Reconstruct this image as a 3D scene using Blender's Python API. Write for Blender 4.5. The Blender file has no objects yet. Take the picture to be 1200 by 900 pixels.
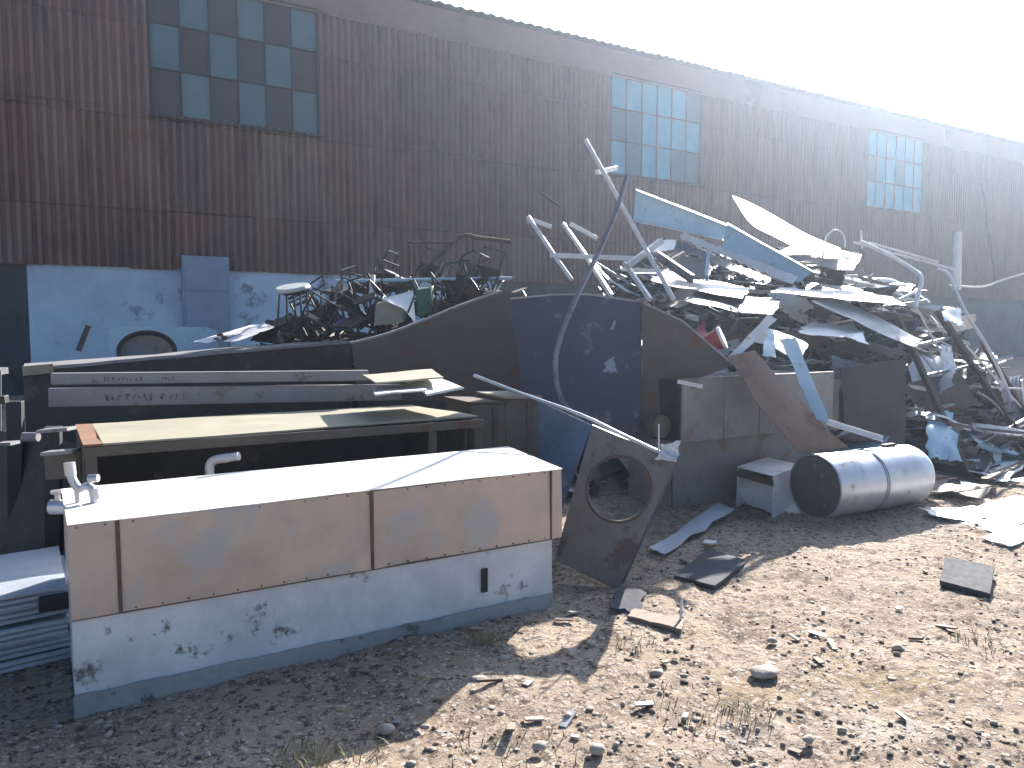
import bpy, bmesh, math, random
from mathutils import Vector, Matrix, noise
R = random.Random(7)
sc = bpy.context.scene
COL = sc.collection
rad = math.radians
V = Vector

# ------------------------------------------------------------------ camera geometry
FPX, CX, CY, HOR, EYE = 910.0, 600.0, 450.0, 383.0, 1.6
YAW = rad(58.7)                                    # forward, measured from +X (the wall's direction)
PITCH = math.atan((CY - HOR) / FPX)
CAM = V((0, 0, EYE))
FH = V((math.cos(YAW), math.sin(YAW), 0)); RT = V((math.sin(YAW), -math.cos(YAW), 0)); UPZ = V((0, 0, 1))
FW = FH * math.cos(PITCH) - UPZ * math.sin(PITCH); UP = FH * math.sin(PITCH) + UPZ * math.cos(PITCH)
def ray(px, py): return FW + RT * ((px - CX) / FPX) + UP * (-(py - CY) / FPX)
def D(px, py, d):                                   # point at horizontal forward distance d
    r = ray(px, py); return CAM + r * (d / r.dot(FH))
def G(px, py, z=0.0):
    r = ray(px, py); return CAM + r * ((z - EYE) / r.z)
def PL(px, py, p0, n):
    r = ray(px, py); return CAM + r * ((p0 - CAM).dot(n) / r.dot(n))
def W(px, py, y): return PL(px, py, V((0, y, 0)), V((0, 1, 0)))
def XZ(X, Z, z=0): return RT * X + FH * Z + UPZ * z

# ------------------------------------------------------------------ mesh builder
class MB:
    def __init__(s): s.v = []; s.f = []; s.m = []; s.sm = []
    def add(s, vs, fs, mi=0, smooth=False):
        o = len(s.v); s.v += [V(a) for a in vs]
        for f in fs: s.f.append([o + i for i in f]); s.m.append(mi); s.sm.append(smooth)
        return s
    def hexa(s, p, mi=0):                            # 8 points: bottom loop then top loop
        return s.add(p, [(3,2,1,0),(4,5,6,7),(0,1,5,4),(1,2,6,5),(2,3,7,6),(3,0,4,7)], mi)
    def box(s, a, b, mi=0):
        x0,y0,z0 = a; x1,y1,z1 = b
        return s.hexa([(x0,y0,z0),(x1,y0,z0),(x1,y1,z0),(x0,y1,z0),(x0,y0,z1),(x1,y0,z1),(x1,y1,z1),(x0,y1,z1)], mi)
    def obox(s, c, size, rot, mi=0):
        m = rot; hx, hy, hz = size[0]/2, size[1]/2, size[2]/2
        P = [c + m @ V((sx*hx, sy*hy, sz*hz)) for sz in (-1,1) for sx,sy in ((-1,-1),(1,-1),(1,1),(-1,1))]
        return s.hexa(P, mi)
    def frame(s, p, q, up):
        t = (q - p).normalized(); a = up - t * up.dot(t)
        if a.length < 1e-4: a = V((1,0,0)) - t * t.x
        a.normalize(); return t, a, t.cross(a)
    def prof(s, p, q, poly, up=UPZ, mi=0):            # sweep a 2D polygon (side, up) from p to q
        p, q = V(p), V(q); t, a, b = s.frame(p, q, V(up)); n = len(poly)
        vs = [p + b*x + a*y for x,y in poly] + [q + b*x + a*y for x,y in poly]
        fs = [list(range(n-1,-1,-1)), list(range(n,2*n))] + [(i,(i+1)%n,n+(i+1)%n,n+i) for i in range(n)]
        return s.add(vs, fs, mi)
    def beam(s, p, q, w, h, up=UPZ, mi=0):
        return s.prof(p, q, [(-w/2,-h/2),(w/2,-h/2),(w/2,h/2),(-w/2,h/2)], up, mi)
    def angle(s, p, q, w, t=.006, up=UPZ, mi=0):
        return s.prof(p, q, [(0,0),(w,0),(w,t),(t,t),(t,w),(0,w)], up, mi)
    def chan(s, p, q, w, d, t=.008, up=UPZ, mi=0):      # C-section, web height w, flange d
        return s.prof(p, q, [(0,0),(d,0),(d,t),(t,t),(t,w-t),(d,w-t),(d,w),(0,w)], up, mi)
    def tube(s, pts, r, seg=8, mi=0, caps=True, closed=False):
        pts = [V(p) for p in pts]; n = len(pts); rings = []
        ref = None
        for i in range(n):
            if closed: t = (pts[(i+1)%n] - pts[i-1])
            else: t = pts[min(i+1,n-1)] - pts[max(i-1,0)]
            t.normalize()
            if ref is None:
                ref = V((0,0,1)) if abs(t.z) < .9 else V((1,0,0))
            a = ref - t*ref.dot(t)
            if a.length < 1e-5: a = V((1,0,0)) - t*t.x
            a.normalize(); ref = a; b = t.cross(a)
            rr = r[i] if isinstance(r,(list,tuple)) else r
            rings.append([pts[i] + a*rr*math.cos(2*math.pi*k/seg) + b*rr*math.sin(2*math.pi*k/seg) for k in range(seg)])
        vs = [v for g in rings for v in g]; fs = []
        for i in range(n if closed else n-1):
            j = (i+1)%n
            for k in range(seg): fs.append((i*seg+k, i*seg+(k+1)%seg, j*seg+(k+1)%seg, j*seg+k))
        s.add(vs, fs, mi, True)
        if caps and not closed:
            o = len(s.v) - len(vs)
            s.f.append([o+k for k in range(seg-1,-1,-1)]); s.m.append(mi); s.sm.append(False)
            s.f.append([o+(n-1)*seg+k for k in range(seg)]); s.m.append(mi); s.sm.append(False)
        return s
    def disc_tube(s, p, q, r, seg=40, mi=0): return s.tube([p,q], r, seg, mi)
    def prism(s, poly, back, mi=0):                    # 3D polygon pushed along vector back
        n = len(poly); poly = [V(p) for p in poly]; back = V(back)
        return s.add(poly + [p + back for p in poly], [list(range(n)), list(range(2*n-1,n-1,-1))] + [(i,n+i,n+(i+1)%n,(i+1)%n) for i in range(n)], mi)
    def sheet(s, c, nu=10, nv=6, th=.004, warp=.01, seed=0, wsc=2.5, corr=None, jag=0, sag=0, mi=0, smooth=True):
        c00,c10,c11,c01 = [V(p) for p in c]
        nrm = (c10-c00).cross(c01-c00).normalized()
        if corr: nu = corr[0]*4
        top = []; sd = V((seed*3.17, seed*1.7, seed*.9))
        rr = random.Random(seed)
        for j in range(nv+1):
            for i in range(nu+1):
                u, v = i/nu, j/nv
                p = (c00*(1-u)+c10*u)*(1-v) + (c01*(1-u)+c11*u)*v
                d = warp*(noise.noise(p*wsc + sd) + .45*noise.noise(p*wsc*2.7 + sd))
                if corr: d += corr[1]*math.sin(2*math.pi*u*corr[0])
                if sag: d += sag*(4*u*(1-u))
                if jag and (i in (0,nu) or j in (0,nv)):
                    p = p + ((c10-c00).normalized()*rr.uniform(-1,1) + (c01-c00).normalized()*rr.uniform(-1,1))*jag
                top.append(p + nrm*d)
        N = len(top); vs = top + [p - nrm*th for p in top]; fs = []; w = nu+1
        for j in range(nv):
            for i in range(nu):
                a = j*w+i; q = (a, a+1, a+w+1, a+w); fs.append(q); fs.append(tuple(N+k for k in reversed(q)))
        s.add(vs, fs, mi, smooth)
        o = len(s.v)-len(vs)
        edge = [i for i in range(nu)] + [j*w+nu for j in range(nv)] + [nv*w+i for i in range(nu,0,-1)] + [j*w for j in range(nv,0,-1)]
        E = len(edge)
        s.add([vs[a] for a in edge] + [vs[a+N] for a in edge], [((k+1)%E, k, E+k, E+(k+1)%E) for k in range(E)], mi, False)
        return s
    def rock(s, c, size, seed, mi=0, flat=.6):
        rr = random.Random(seed); bm = bmesh.new(); bmesh.ops.create_icosphere(bm, subdivisions=2, radius=1)
        vs = []
        for v in bm.verts:
            d = 1 + .35*noise.noise(v.co*1.3 + V((seed,seed*.7,0))) + .12*noise.noise(v.co*3.5+V((0,seed,0)))
            vs.append(V(c) + V((v.co.x*size*d, v.co.y*size*.8*d, v.co.z*size*flat*d)))
        s.add(vs, [[v.index for v in f.verts] for f in bm.faces], mi, False); bm.free(); return s
    def build(s, name, mats, origin, bevel=0):
        if not isinstance(mats,(list,tuple)): mats = [mats]
        me = bpy.data.meshes.new(name); o = V(origin)
        me.from_pydata([tuple(v-o) for v in s.v], [], s.f)
        for m in mats: me.materials.append(m)
        me.polygons.foreach_set('material_index', s.m); me.polygons.foreach_set('use_smooth', s.sm)
        me.update()
        bm = bmesh.new(); bm.from_mesh(me); bmesh.ops.recalc_face_normals(bm, faces=bm.faces); bm.to_mesh(me); bm.free()
        me.set_sharp_from_angle(angle=rad(50))
        ob = bpy.data.objects.new(name, me); COL.objects.link(ob)
        if bevel:
            b = ob.modifiers.new('bevel','BEVEL'); b.width = bevel; b.segments = 2; b.limit_method = 'ANGLE'; b.angle_limit = rad(40)
        return ob
    def base(s):
        x = [v.x for v in s.v]; y = [v.y for v in s.v]; z = [v.z for v in s.v]
        return V(((min(x)+max(x))/2, (min(y)+max(y))/2, min(z)))

BASE = {}
def thing(name, label, cat, base, group=None):
    o = bpy.data.objects.new(name, None); COL.objects.link(o); o.location = V(base); o.empty_display_size = .2
    o['label'] = label; o['category'] = cat
    if group: o['group'] = group
    BASE[o.name] = V(base); return o
def part(name, mb, mats, parent, bevel=0, label=None, kind=None):
    o = mb.build(name, mats, BASE[parent.name], bevel); o.parent = parent; BASE[o.name] = BASE[parent.name]
    if label: o['label'] = label
    if kind: o['kind'] = kind
    return o
def solo(name, mb, mats, label, cat, group=None, bevel=0):
    b = mb.base(); o = mb.build(name, mats, b, bevel); o.location = b
    o['label'] = label; o['category'] = cat
    if group: o['group'] = group
    BASE[o.name] = b; return o
def struct(name, mb, mats, kind='structure'):
    o = mb.build(name, mats, (0,0,0)); o['kind'] = kind; return o
def smoothline(pts, n=6):
    pts = [V(p) for p in pts]; out = []
    for i in range(len(pts)-1):
        p0 = pts[max(i-1,0)]; p1 = pts[i]; p2 = pts[i+1]; p3 = pts[min(i+2,len(pts)-1)]
        for k in range(n):
            t = k/n
            out.append(.5*((2*p1)+(p2-p0)*t+(2*p0-5*p1+4*p2-p3)*t*t+(3*p1-p0-3*p2+p3)*t*t*t))
    return out + [pts[-1]]

# ------------------------------------------------------------------ materials
def mat(name, c1, c2=None, rough=.6, metal=0., scale=3., spots=None, spot_amt=.5, spot_scale=2., stretch=(1,1,1), bump=.15, bscale=30., jitter=0., spec=.5, contrast=(.35,.65), fine=.25, dust=None):
    m = bpy.data.materials.new(name); m.use_nodes = True; nt = m.node_tree; N = nt.nodes; L = nt.links
    b = N['Principled BSDF']; b.inputs['Roughness'].default_value = rough; b.inputs['Metallic'].default_value = metal
    b.inputs['Specular IOR Level'].default_value = spec
    tc = N.new('ShaderNodeTexCoord'); mp = N.new('ShaderNodeMapping'); mp.inputs['Scale'].default_value = stretch
    oi = N.new('ShaderNodeObjectInfo'); ad = N.new('ShaderNodeVectorMath'); ad.operation = 'ADD'
    mu = N.new('ShaderNodeMath'); mu.operation = 'MULTIPLY'; mu.inputs[1].default_value = 37.
    L.new(oi.outputs['Random'], mu.inputs[0]); L.new(tc.outputs['Object'], ad.inputs[0]); L.new(mu.outputs[0], ad.inputs[1]); L.new(ad.outputs[0], mp.inputs[0])
    def nz(sc_, det=6, ro=.6):
        n = N.new('ShaderNodeTexNoise'); n.inputs['Scale'].default_value = sc_; n.inputs['Detail'].default_value = det; n.inputs['Roughness'].default_value = ro
        L.new(mp.outputs[0], n.inputs['Vector']); return n.outputs['Fac']
    def ramp(s, a, c):
        r = N.new('ShaderNodeMapRange'); r.inputs[1].default_value = a; r.inputs[2].default_value = c; L.new(s, r.inputs[0]); return r.outputs[0]
    def mix(f, A, B):
        x = N.new('ShaderNodeMix'); x.data_type = 'RGBA'
        if isinstance(f, float): x.inputs[0].default_value = f
        else: L.new(f, x.inputs[0])
        for s_, k in ((A,6),(B,7)):
            if isinstance(s_, tuple): x.inputs[k].default_value = (*s_,1)
            else: L.new(s_, x.inputs[k])
        return x.outputs[2]
    c2 = c2 or tuple(a*.7 for a in c1)
    col = mix(ramp(nz(scale), *contrast), c1, c2)
    if fine:
        fr = ramp(nz(scale*14, 3), .3, .75)
        fm = N.new('ShaderNodeMath'); fm.operation = 'MULTIPLY'; fm.inputs[1].default_value = fine; L.new(fr, fm.inputs[0])
        col = mix(fm.outputs[0], col, tuple(a*.45 for a in c1))
    if spots:
        th = .62 - .2*spot_amt
        f = ramp(nz(spot_scale, 9, .68), th, th+.06); col = mix(f, col, spots)
        if metal:
            iv = N.new('ShaderNodeMapRange'); iv.inputs[3].default_value = metal; iv.inputs[4].default_value = 0; L.new(f, iv.inputs[0]); L.new(iv.outputs[0], b.inputs['Metallic'])
    if jitter:
        h = N.new('ShaderNodeHueSaturation'); mr = N.new('ShaderNodeMapRange'); mr.inputs[3].default_value = 1-jitter; mr.inputs[4].default_value = 1+jitter
        L.new(oi.outputs['Random'], mr.inputs[0]); L.new(mr.outputs[0], h.inputs['Value']); L.new(col, h.inputs['Color']); col = h.outputs[0]
    L.new(col, b.inputs['Base Color'])
    rr = N.new('ShaderNodeMapRange'); rr.inputs[3].default_value = max(.05, rough-.12); rr.inputs[4].default_value = min(1, rough+.12)
    L.new(nz(scale*4, 4), rr.inputs[0]); L.new(rr.outputs[0], b.inputs['Roughness'])
    if bump:
        bp = N.new('ShaderNodeBump'); bp.inputs['Strength'].default_value = bump; bp.inputs['Distance'].default_value = .01
        L.new(nz(bscale, 4), bp.inputs['Height']); L.new(bp.outputs[0], b.inputs['Normal'])
    return m
RUST = (.13,.05,.025)
M = dict(
 steel_pink = mat('stainless_ground_reflection', (.60,.48,.42), (.44,.385,.36), .45, .45, 1.8, spots=(.44,.41,.40), spot_amt=.45, spot_scale=2.6, bump=.05, bscale=12, fine=.12),  # pink base colour holds the reflection of the sunlit ground
 steel_lid_lit  = mat('stainless_lid_sunlit', (.84,.81,.78), (.72,.69,.66), .45, .2, 3, bump=.05, bscale=12, fine=.1),  # same steel as the body, sunlight put into its paler colour
 white_base = mat('white_scuffed_paint', (.70,.73,.76), (.52,.55,.59), .5, 0, 3.5, spots=(.13,.125,.12), spot_amt=.20, spot_scale=4.5, bump=.08, bscale=15, fine=.15),
 skirt      = mat('dirty_grey_skirt', (.36,.37,.38), (.26,.27,.28), .6, .1, 4, spots=(.12,.11,.1), spot_amt=.25, spot_scale=8, fine=.25),
 seam       = mat('rusty_seam', (.17,.11,.085), (.10,.065,.05), .8, .1, 12),
 black      = mat('sooty_black', (.018,.018,.02), (.03,.03,.03), .8, 0, 5),
 dark_steel = mat('dark_painted_steel', (.05,.054,.062), (.035,.036,.04), .6, .15, 2, spots=(.085,.07,.06), spot_amt=.2, spot_scale=3, jitter=.2),
 housing    = mat('dusty_grey_brown_steel', (.20,.185,.17), (.135,.125,.118), .65, .1, 3, spots=(.10,.07,.055), spot_amt=.3, spot_scale=4),
 housing_shade = mat('housing_side_blue_shade', (.10,.15,.23), (.06,.085,.13), .5, .1, 2, spots=(.2,.22,.25), spot_amt=.2, spot_scale=4),  # bluish shade put into the colour of the folded side
 dark_blue  = mat('dark_blue_grey_steel', (.055,.07,.11), (.04,.05,.075), .55, .2, 1.6, spots=(.12,.13,.15), spot_amt=.15, spot_scale=5),
 dark_brown = mat('brown_black_steel', (.125,.092,.08), (.085,.068,.062), .65, .1, 1.8, spots=RUST, spot_amt=.25, spot_scale=4),
 cream      = mat('olive_cream_paint', (.33,.305,.22), (.27,.25,.19), .7, 0, 2.5, spots=(.3,.22,.14), spot_amt=.12, spot_scale=5, fine=.2),
 orange_rust= mat('orange_rust', (.25,.125,.075), (.19,.10,.06), .85, 0, 9),
 olive_dark = mat('olive_brown_steel', (.14,.12,.095), (.09,.078,.065), .65, .05, 3, spots=RUST, spot_amt=.3),
 grey_paint = mat('grey_paint', (.30,.30,.31), (.23,.23,.24), .55, .05, 2.5, spots=(.16,.13,.11), spot_amt=.2, spot_scale=4),
 grey_cab   = mat('grey_cabinet_paint', (.27,.27,.27), (.21,.2,.2), .55, .05, 2, spots=(.2,.15,.12), spot_amt=.35, spot_scale=3),
 mid_grey   = mat('dull_zinc', (.30,.31,.33), (.2,.21,.23), .5, .4, 4, spots=(.14,.11,.09), spot_amt=.3, spot_scale=5, jitter=.3),
 zinc       = mat('bright_zinc', (.62,.63,.65), (.48,.49,.52), .38, .7, 4, fine=.15),
 tank       = mat('silver_tank_steel', (.74,.74,.76), (.58,.58,.60), .42, .6, 3, spots=(.4,.36,.33), spot_amt=.1, spot_scale=6, bump=.08, bscale=8, fine=.12, stretch=(1,1,1)),
 tank_end   = mat('dull_tank_end', (.12,.115,.115), (.08,.075,.075), .65, .2, 4, spots=(.18,.15,.13), spot_amt=.2, spot_scale=6),
 white      = mat('white_paint_worn', (.74,.74,.74), (.6,.6,.6), .5, 0, 4, spots=(.3,.2,.14), spot_amt=.05, spot_scale=6, jitter=.12, fine=.15),
 white_tube = mat('white_tube_paint', (.78,.77,.76), (.66,.65,.64), .45, 0, 8),
 rib_grey   = mat('grey_white_ribbed_sheet', (.50,.55,.61), (.38,.42,.48), .5, .2, 3, spots=(.3,.26,.22), spot_amt=.1),
 pale_blue  = mat('pale_blue_paint', (.40,.56,.66), (.34,.47,.57), .45, .1, 2.5, spots=(.25,.2,.17), spot_amt=.05, spot_scale=7, fine=.15, jitter=.1),
 blue       = mat('blue_plastic', (.05,.09,.30), (.04,.06,.2), .5, 0, 4),
 green      = mat('green_plastic', (.05,.15,.07), (.04,.10,.05), .5, 0, 4),
 red        = mat('red_plastic', (.42,.05,.05), (.3,.04,.04), .45, 0, 5),
 rust_sheet = mat('rust_brown_sheet', (.24,.15,.11), (.17,.105,.08), .7, .15, 2.2, spots=(.12,.055,.035), spot_amt=.3, spot_scale=3),
 rust_rod   = mat('rusted_rod', (.12,.075,.055), (.075,.05,.04), .8, .1, 8, jitter=.3),
 black_tube = mat('black_tube', (.03,.03,.034), (.05,.045,.045), .5, .1, 8, jitter=.4),
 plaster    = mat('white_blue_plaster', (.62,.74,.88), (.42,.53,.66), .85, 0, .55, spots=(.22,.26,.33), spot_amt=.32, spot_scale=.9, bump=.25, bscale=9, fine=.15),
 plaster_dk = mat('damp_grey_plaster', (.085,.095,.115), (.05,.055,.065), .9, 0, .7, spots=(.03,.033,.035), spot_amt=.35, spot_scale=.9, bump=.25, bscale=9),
 cabinet_bl = mat('blue_grey_cabinet', (.29,.35,.45), (.23,.28,.37), .55, .1, 1.5, fine=.15),
 fascia     = mat('mauve_brown_band', (.27,.17,.14), (.2,.135,.12), .75, .05, .6, spots=(.13,.085,.07), spot_amt=.25, spot_scale=.5),
 roof       = mat('fibre_cement_roof', (.42,.41,.39), (.3,.29,.28), .85, 0, 2),
 frame_dk   = mat('dark_window_frame', (.06,.055,.06), (.045,.04,.045), .7, .1, 4),
 pane_blue  = mat('pale_blue_pane', (.11,.20,.25), (.09,.165,.205), .45, 0, 1.5, bump=.03, bscale=3, fine=.1, spec=.3),
 pane_light = mat('light_blue_pane', (.13,.40,.54), (.10,.32,.45), .45, 0, 1.5, bump=.03, bscale=3, fine=.1, spec=.3),
 pane_mid   = mat('weathered_blue_pane', (.14,.23,.265), (.10,.175,.21), .5, 0, 1.2, bump=.03, bscale=3, fine=.2, spec=.3),
 pane_soot  = mat('sooty_pane', (.045,.05,.06), (.06,.062,.068), .6, 0, 2, bump=.03, bscale=3, fine=.2),
 pane_dark  = mat('grimy_grey_pane', (.06,.066,.076), (.05,.055,.064), .55, 0, 1.5, bump=.03, bscale=3, fine=.1),
 stone      = mat('pale_stone', (.42,.37,.32), (.32,.28,.24), .9, 0, 12, bump=.5, bscale=40),
 tile       = mat('slate_grey_slab', (.075,.082,.10), (.055,.06,.072), .85, 0, 6, spec=.15),
 wood       = mat('weathered_board', (.26,.2,.15), (.16,.125,.1), .8, 0, 5, stretch=(1,6,6)),
 dry_grass  = mat('dry_grass', (.24,.22,.09), (.16,.15,.06), .8, 0, 4),
 ceramic    = mat('pale_stool_seat', (.55,.57,.55), (.42,.45,.44), .5, 0, 6),
)

def wall_mat():
    m = bpy.data.materials.new('rusty_corrugated_cladding'); m.use_nodes = True; nt = m.node_tree; N = nt.nodes; L = nt.links
    b = N['Principled BSDF']; b.inputs['Roughness'].default_value = .72; b.inputs['Metallic'].default_value = .05
    tc = N.new('ShaderNodeTexCoord'); sep = N.new('ShaderNodeSeparateXYZ'); L.new(tc.outputs['Object'], sep.inputs[0])
    def math_(op, a, bb=None):
        n = N.new('ShaderNodeMath'); n.operation = op
        for i, x in enumerate((a, bb)):
            if x is None: continue
            if isinstance(x,(int,float)): n.inputs[i].default_value = x
            else: L.new(x, n.inputs[i])
        return n.outputs[0]
    def nz(scale, st=(1,1,1), det=6, off=0):
        mp = N.new('ShaderNodeMapping'); mp.inputs['Scale'].default_value = st; mp.inputs['Location'].default_value = (off,off,off); L.new(tc.outputs['Object'], mp.inputs[0])
        n = N.new('ShaderNodeTexNoise'); n.inputs['Scale'].default_value = scale; n.inputs['Detail'].default_value = det; n.inputs['Roughness'].default_value = .62
        L.new(mp.outputs[0], n.inputs['Vector']); return n.outputs['Fac']
    def mr(s, a, c, lo=0, hi=1):
        r = N.new('ShaderNodeMapRange'); r.inputs[1].default_value = a; r.inputs[2].default_value = c; r.inputs[3].default_value = lo; r.inputs[4].default_value = hi; L.new(s, r.inputs[0]); return r.outputs[0]
    def mix(f, A, B, bt='MIX'):
        x = N.new('ShaderNodeMix'); x.data_type = 'RGBA'; x.blend_type = bt
        if isinstance(f, float): x.inputs[0].default_value = f
        else: L.new(f, x.inputs[0])
        for s_, k in ((A,6),(B,7)):
            if isinstance(s_, tuple): x.inputs[k].default_value = (*s_,1)
            else: L.new(s_, x.inputs[k])
        return x.outputs[2]
    # individual sheets: columns .8 m, rows 2.1 m
    cx = math_('FLOOR', math_('DIVIDE', sep.outputs[0], 1.0)); cz = math_('FLOOR', math_('DIVIDE', sep.outputs[2], 2.25))
    cb = N.new('ShaderNodeCombineXYZ'); L.new(cx, cb.inputs[0]); L.new(cz, cb.inputs[1])
    wn = N.new('ShaderNodeTexWhiteNoise'); wn.noise_dimensions = '2D'; L.new(cb.outputs[0], wn.inputs['Vector'])
    cb2 = N.new('ShaderNodeCombineXYZ'); L.new(math_('ADD', cx, 71.5), cb2.inputs[0]); L.new(cz, cb2.inputs[1])
    wn2 = N.new('ShaderNodeTexWhiteNoise'); wn2.noise_dimensions = '2D'; L.new(cb2.outputs[0], wn2.inputs['Vector'])
    base = mix(mr(nz(.35, off=3), .35, .65), (.225,.118,.092), (.165,.095,.084))
    base = mix(mr(nz(.8, (1,1,.25), off=9), .5, .72), base, (.27,.178,.125))          # ochre faded areas
    base = mix(mr(nz(2.2, (1.6,1,.16), 7, 1), .52, .74), base, (.068,.045,.046))       # dark vertical runs
    base = mix(mr(nz(5, (2.2,1,.12), 5, 5), .55, .8, 0, .6), base, (.25,.19,.15))      # pale runs
    base = mix(mr(nz(1.1, (.6,1,.6), 6, 15), .6, .72, 0, .75), base, (.16,.062,.045))   # red rust blooms
    h = N.new('ShaderNodeHueSaturation'); L.new(base, h.inputs['Color']); L.new(mr(wn.outputs['Value'],0,1,.90,1.10), h.inputs['Value']); L.new(mr(wn2.outputs['Value'],0,1,.85,1.1), h.inputs['Saturation'])
    col = h.outputs[0]
    # lap joints of the sheet rows: grime just below each joint
    fr = math_('FRACT', math_('DIVIDE', sep.outputs[2], 2.25))
    lap = math_('MULTIPLY', mr(fr, .985, 1., 0, 1), mr(nz(.7, off=21), .42, .55))
    col = mix(lap, col, (.035,.028,.028))
    L.new(col, b.inputs['Base Color'])
    bp = N.new('ShaderNodeBump'); bp.inputs['Strength'].default_value = .3; bp.inputs['Distance'].default_value = .02
    L.new(nz(12, (1,1,.5)), bp.inputs['Height']); L.new(bp.outputs[0], b.inputs['Normal'])
    return m
M['cladding'] = wall_mat()

def ground_mat():
    m = bpy.data.materials.new('trodden_gravel_earth'); m.use_nodes = True; nt = m.node_tree; N = nt.nodes; L = nt.links
    b = N['Principled BSDF']; b.inputs['Roughness'].default_value = .95; b.inputs['Specular IOR Level'].default_value = .2
    tc = N.new('ShaderNodeTexCoord')
    def nz(scale, det=6, ro=.6):
        n = N.new('ShaderNodeTexNoise'); n.inputs['Scale'].default_value = scale; n.inputs['Detail'].default_value = det; n.inputs['Roughness'].default_value = ro
        L.new(tc.outputs['Object'], n.inputs['Vector']); return n.outputs['Fac']
    def mr(s, a, c, lo=0, hi=1):
        r = N.new('ShaderNodeMapRange'); r.inputs[1].default_value = a; r.inputs[2].default_value = c; r.inputs[3].default_value = lo; r.inputs[4].default_value = hi; L.new(s, r.inputs[0]); return r.outputs[0]
    def mix(f, A, B):
        x = N.new('ShaderNodeMix'); x.data_type = 'RGBA'; L.new(f, x.inputs[0])
        for s_, k in ((A,6),(B,7)):
            if isinstance(s_, tuple): x.inputs[k].default_value = (*s_,1)
            else: L.new(s_, x.inputs[k])
        return x.outputs[2]
    c = mix(mr(nz(1.1), .35, .65), (.46,.365,.285), (.35,.27,.205))
    c = mix(mr(nz(.7, 9, .7), .54, .66, 0, .7), c, (.30,.22,.12))      # mossy ochre areas
    c = mix(mr(nz(.8, 8, .65), .58, .70, 0, .8), c, (.50,.45,.41))    # powdery pale areas
    c = mix(mr(nz(2.3, 9, .72), .55, .66, 0, .85), c, (.16,.115,.085))  # damp dark scuffs
    c = mix(mr(nz(9, 6, .75), .56, .62, 0, .9), c, (.13,.10,.08))      # clods
    c = mix(mr(nz(19, 5, .75), .53, .59), c, (.12,.092,.076))         # dark crumbs and pits
    c = mix(mr(nz(33, 4, .7), .57, .62), c, (.56,.50,.45))            # pale grit
    vo = N.new('ShaderNodeTexVoronoi'); vo.inputs['Scale'].default_value = 30; vo.inputs['Randomness'].default_value = 1; L.new(tc.outputs['Object'], vo.inputs['Vector'])
    sx = N.new('ShaderNodeSeparateXYZ'); L.new(vo.outputs['Color'], sx.inputs[0])
    chip = N.new('ShaderNodeMath'); chip.operation = 'MULTIPLY'; L.new(mr(sx.outputs[0], .80, .82), chip.inputs[0]); L.new(mr(vo.outputs['Distance'], .42, .30), chip.inputs[1])
    c = mix(chip.outputs[0], c, (.46,.41,.37))                        # pale chips here and there
    L.new(c, b.inputs['Base Color'])
    bp = N.new('ShaderNodeBump'); bp.inputs['Strength'].default_value = 1.0; bp.inputs['Distance'].default_value = .05
    ad = N.new('ShaderNodeMath'); ad.operation = 'MULTIPLY_ADD'; L.new(chip.outputs[0], ad.inputs[0]); ad.inputs[1].default_value = .25; L.new(nz(16, 9, .72), ad.inputs[2]); L.new(ad.outputs[0], bp.inputs['Height'])
    L.new(bp.outputs[0], b.inputs['Normal'])
    return m
M['ground'] = ground_mat()

# ------------------------------------------------------------------ ground
def gz(x, y):
    p = V((x, y, 0)); d = (p - XZ(1.0, 5)).length
    k = max(0., 1 - max(0., d-9)/20)
    return k*(.040*noise.noise(p*.7) + .024*noise.noise(p*2.3+V((5,0,0))) + .014*noise.noise(p*6+V((0,9,0))) + .011*noise.noise(p*12) + .006*noise.noise(p*25))
def axis(lo, hi, step, far):
    a = []; x = lo
    while x < hi: a.append(x); x += step
    a.append(hi)
    s, x, left = step, lo, []
    while x > -far: s *= 1.35; x -= s; left.append(x)
    s, x, right = step, hi, []
    while x < far: s *= 1.35; x += s; right.append(x)
    return left[::-1] + a + right
gx = axis(-1, 8, .032, 220); gy = axis(-.2, 6, .032, 220)
mb = MB(); nx = len(gx)
vs = [(x, y, gz(x, y)) for y in gy for x in gx]
mb.add(vs, [(j*nx+i, j*nx+i+1, (j+1)*nx+i+1, (j+1)*nx+i) for j in range(len(gy)-1) for i in range(nx-1)], 0, True)
struct('ground', mb, M['ground'])

# loose gravel: nobody could count it
mb = MB()
ICO = bmesh.new(); bmesh.ops.create_icosphere(ICO, subdivisions=1, radius=1)
IV = [v.co.copy() for v in ICO.verts]; IFc = [[v.index for v in f.verts] for f in ICO.faces]; ICO.free()
for k in range(15000):
    Z = 2.0 + 7.5*R.random()**1.5; X = R.uniform(-.72,.80)*Z
    p = XZ(X, Z); s = .004 + .015*R.random()**3
    if noise.noise(p*1.6)+.5*noise.noise(p*5) < R.uniform(-.3,.25): continue
    q = Matrix.Rotation(R.uniform(0,6.3),3,'Z'); a = V((R.uniform(.8,1.3),R.uniform(.6,1),R.uniform(.4,.7)))
    c = p + UPZ*(gz(p.x,p.y)+s*.15)
    mb.add([c + q @ V((v.x*a.x*R.uniform(.8,1.2), v.y*a.y*R.uniform(.8,1.2), v.z*a.z))*s for v in IV], IFc, 0 if R.random()<.5 else (1 if R.random()<.85 else 2))
struct('gravel', mb, [M['stone'], mat('brown_stone',(.30,.225,.17),(.2,.155,.12),.95,0,12), mat('dark_stone',(.09,.08,.075),(.06,.055,.05),.95,0,12)], 'stuff')

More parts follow.
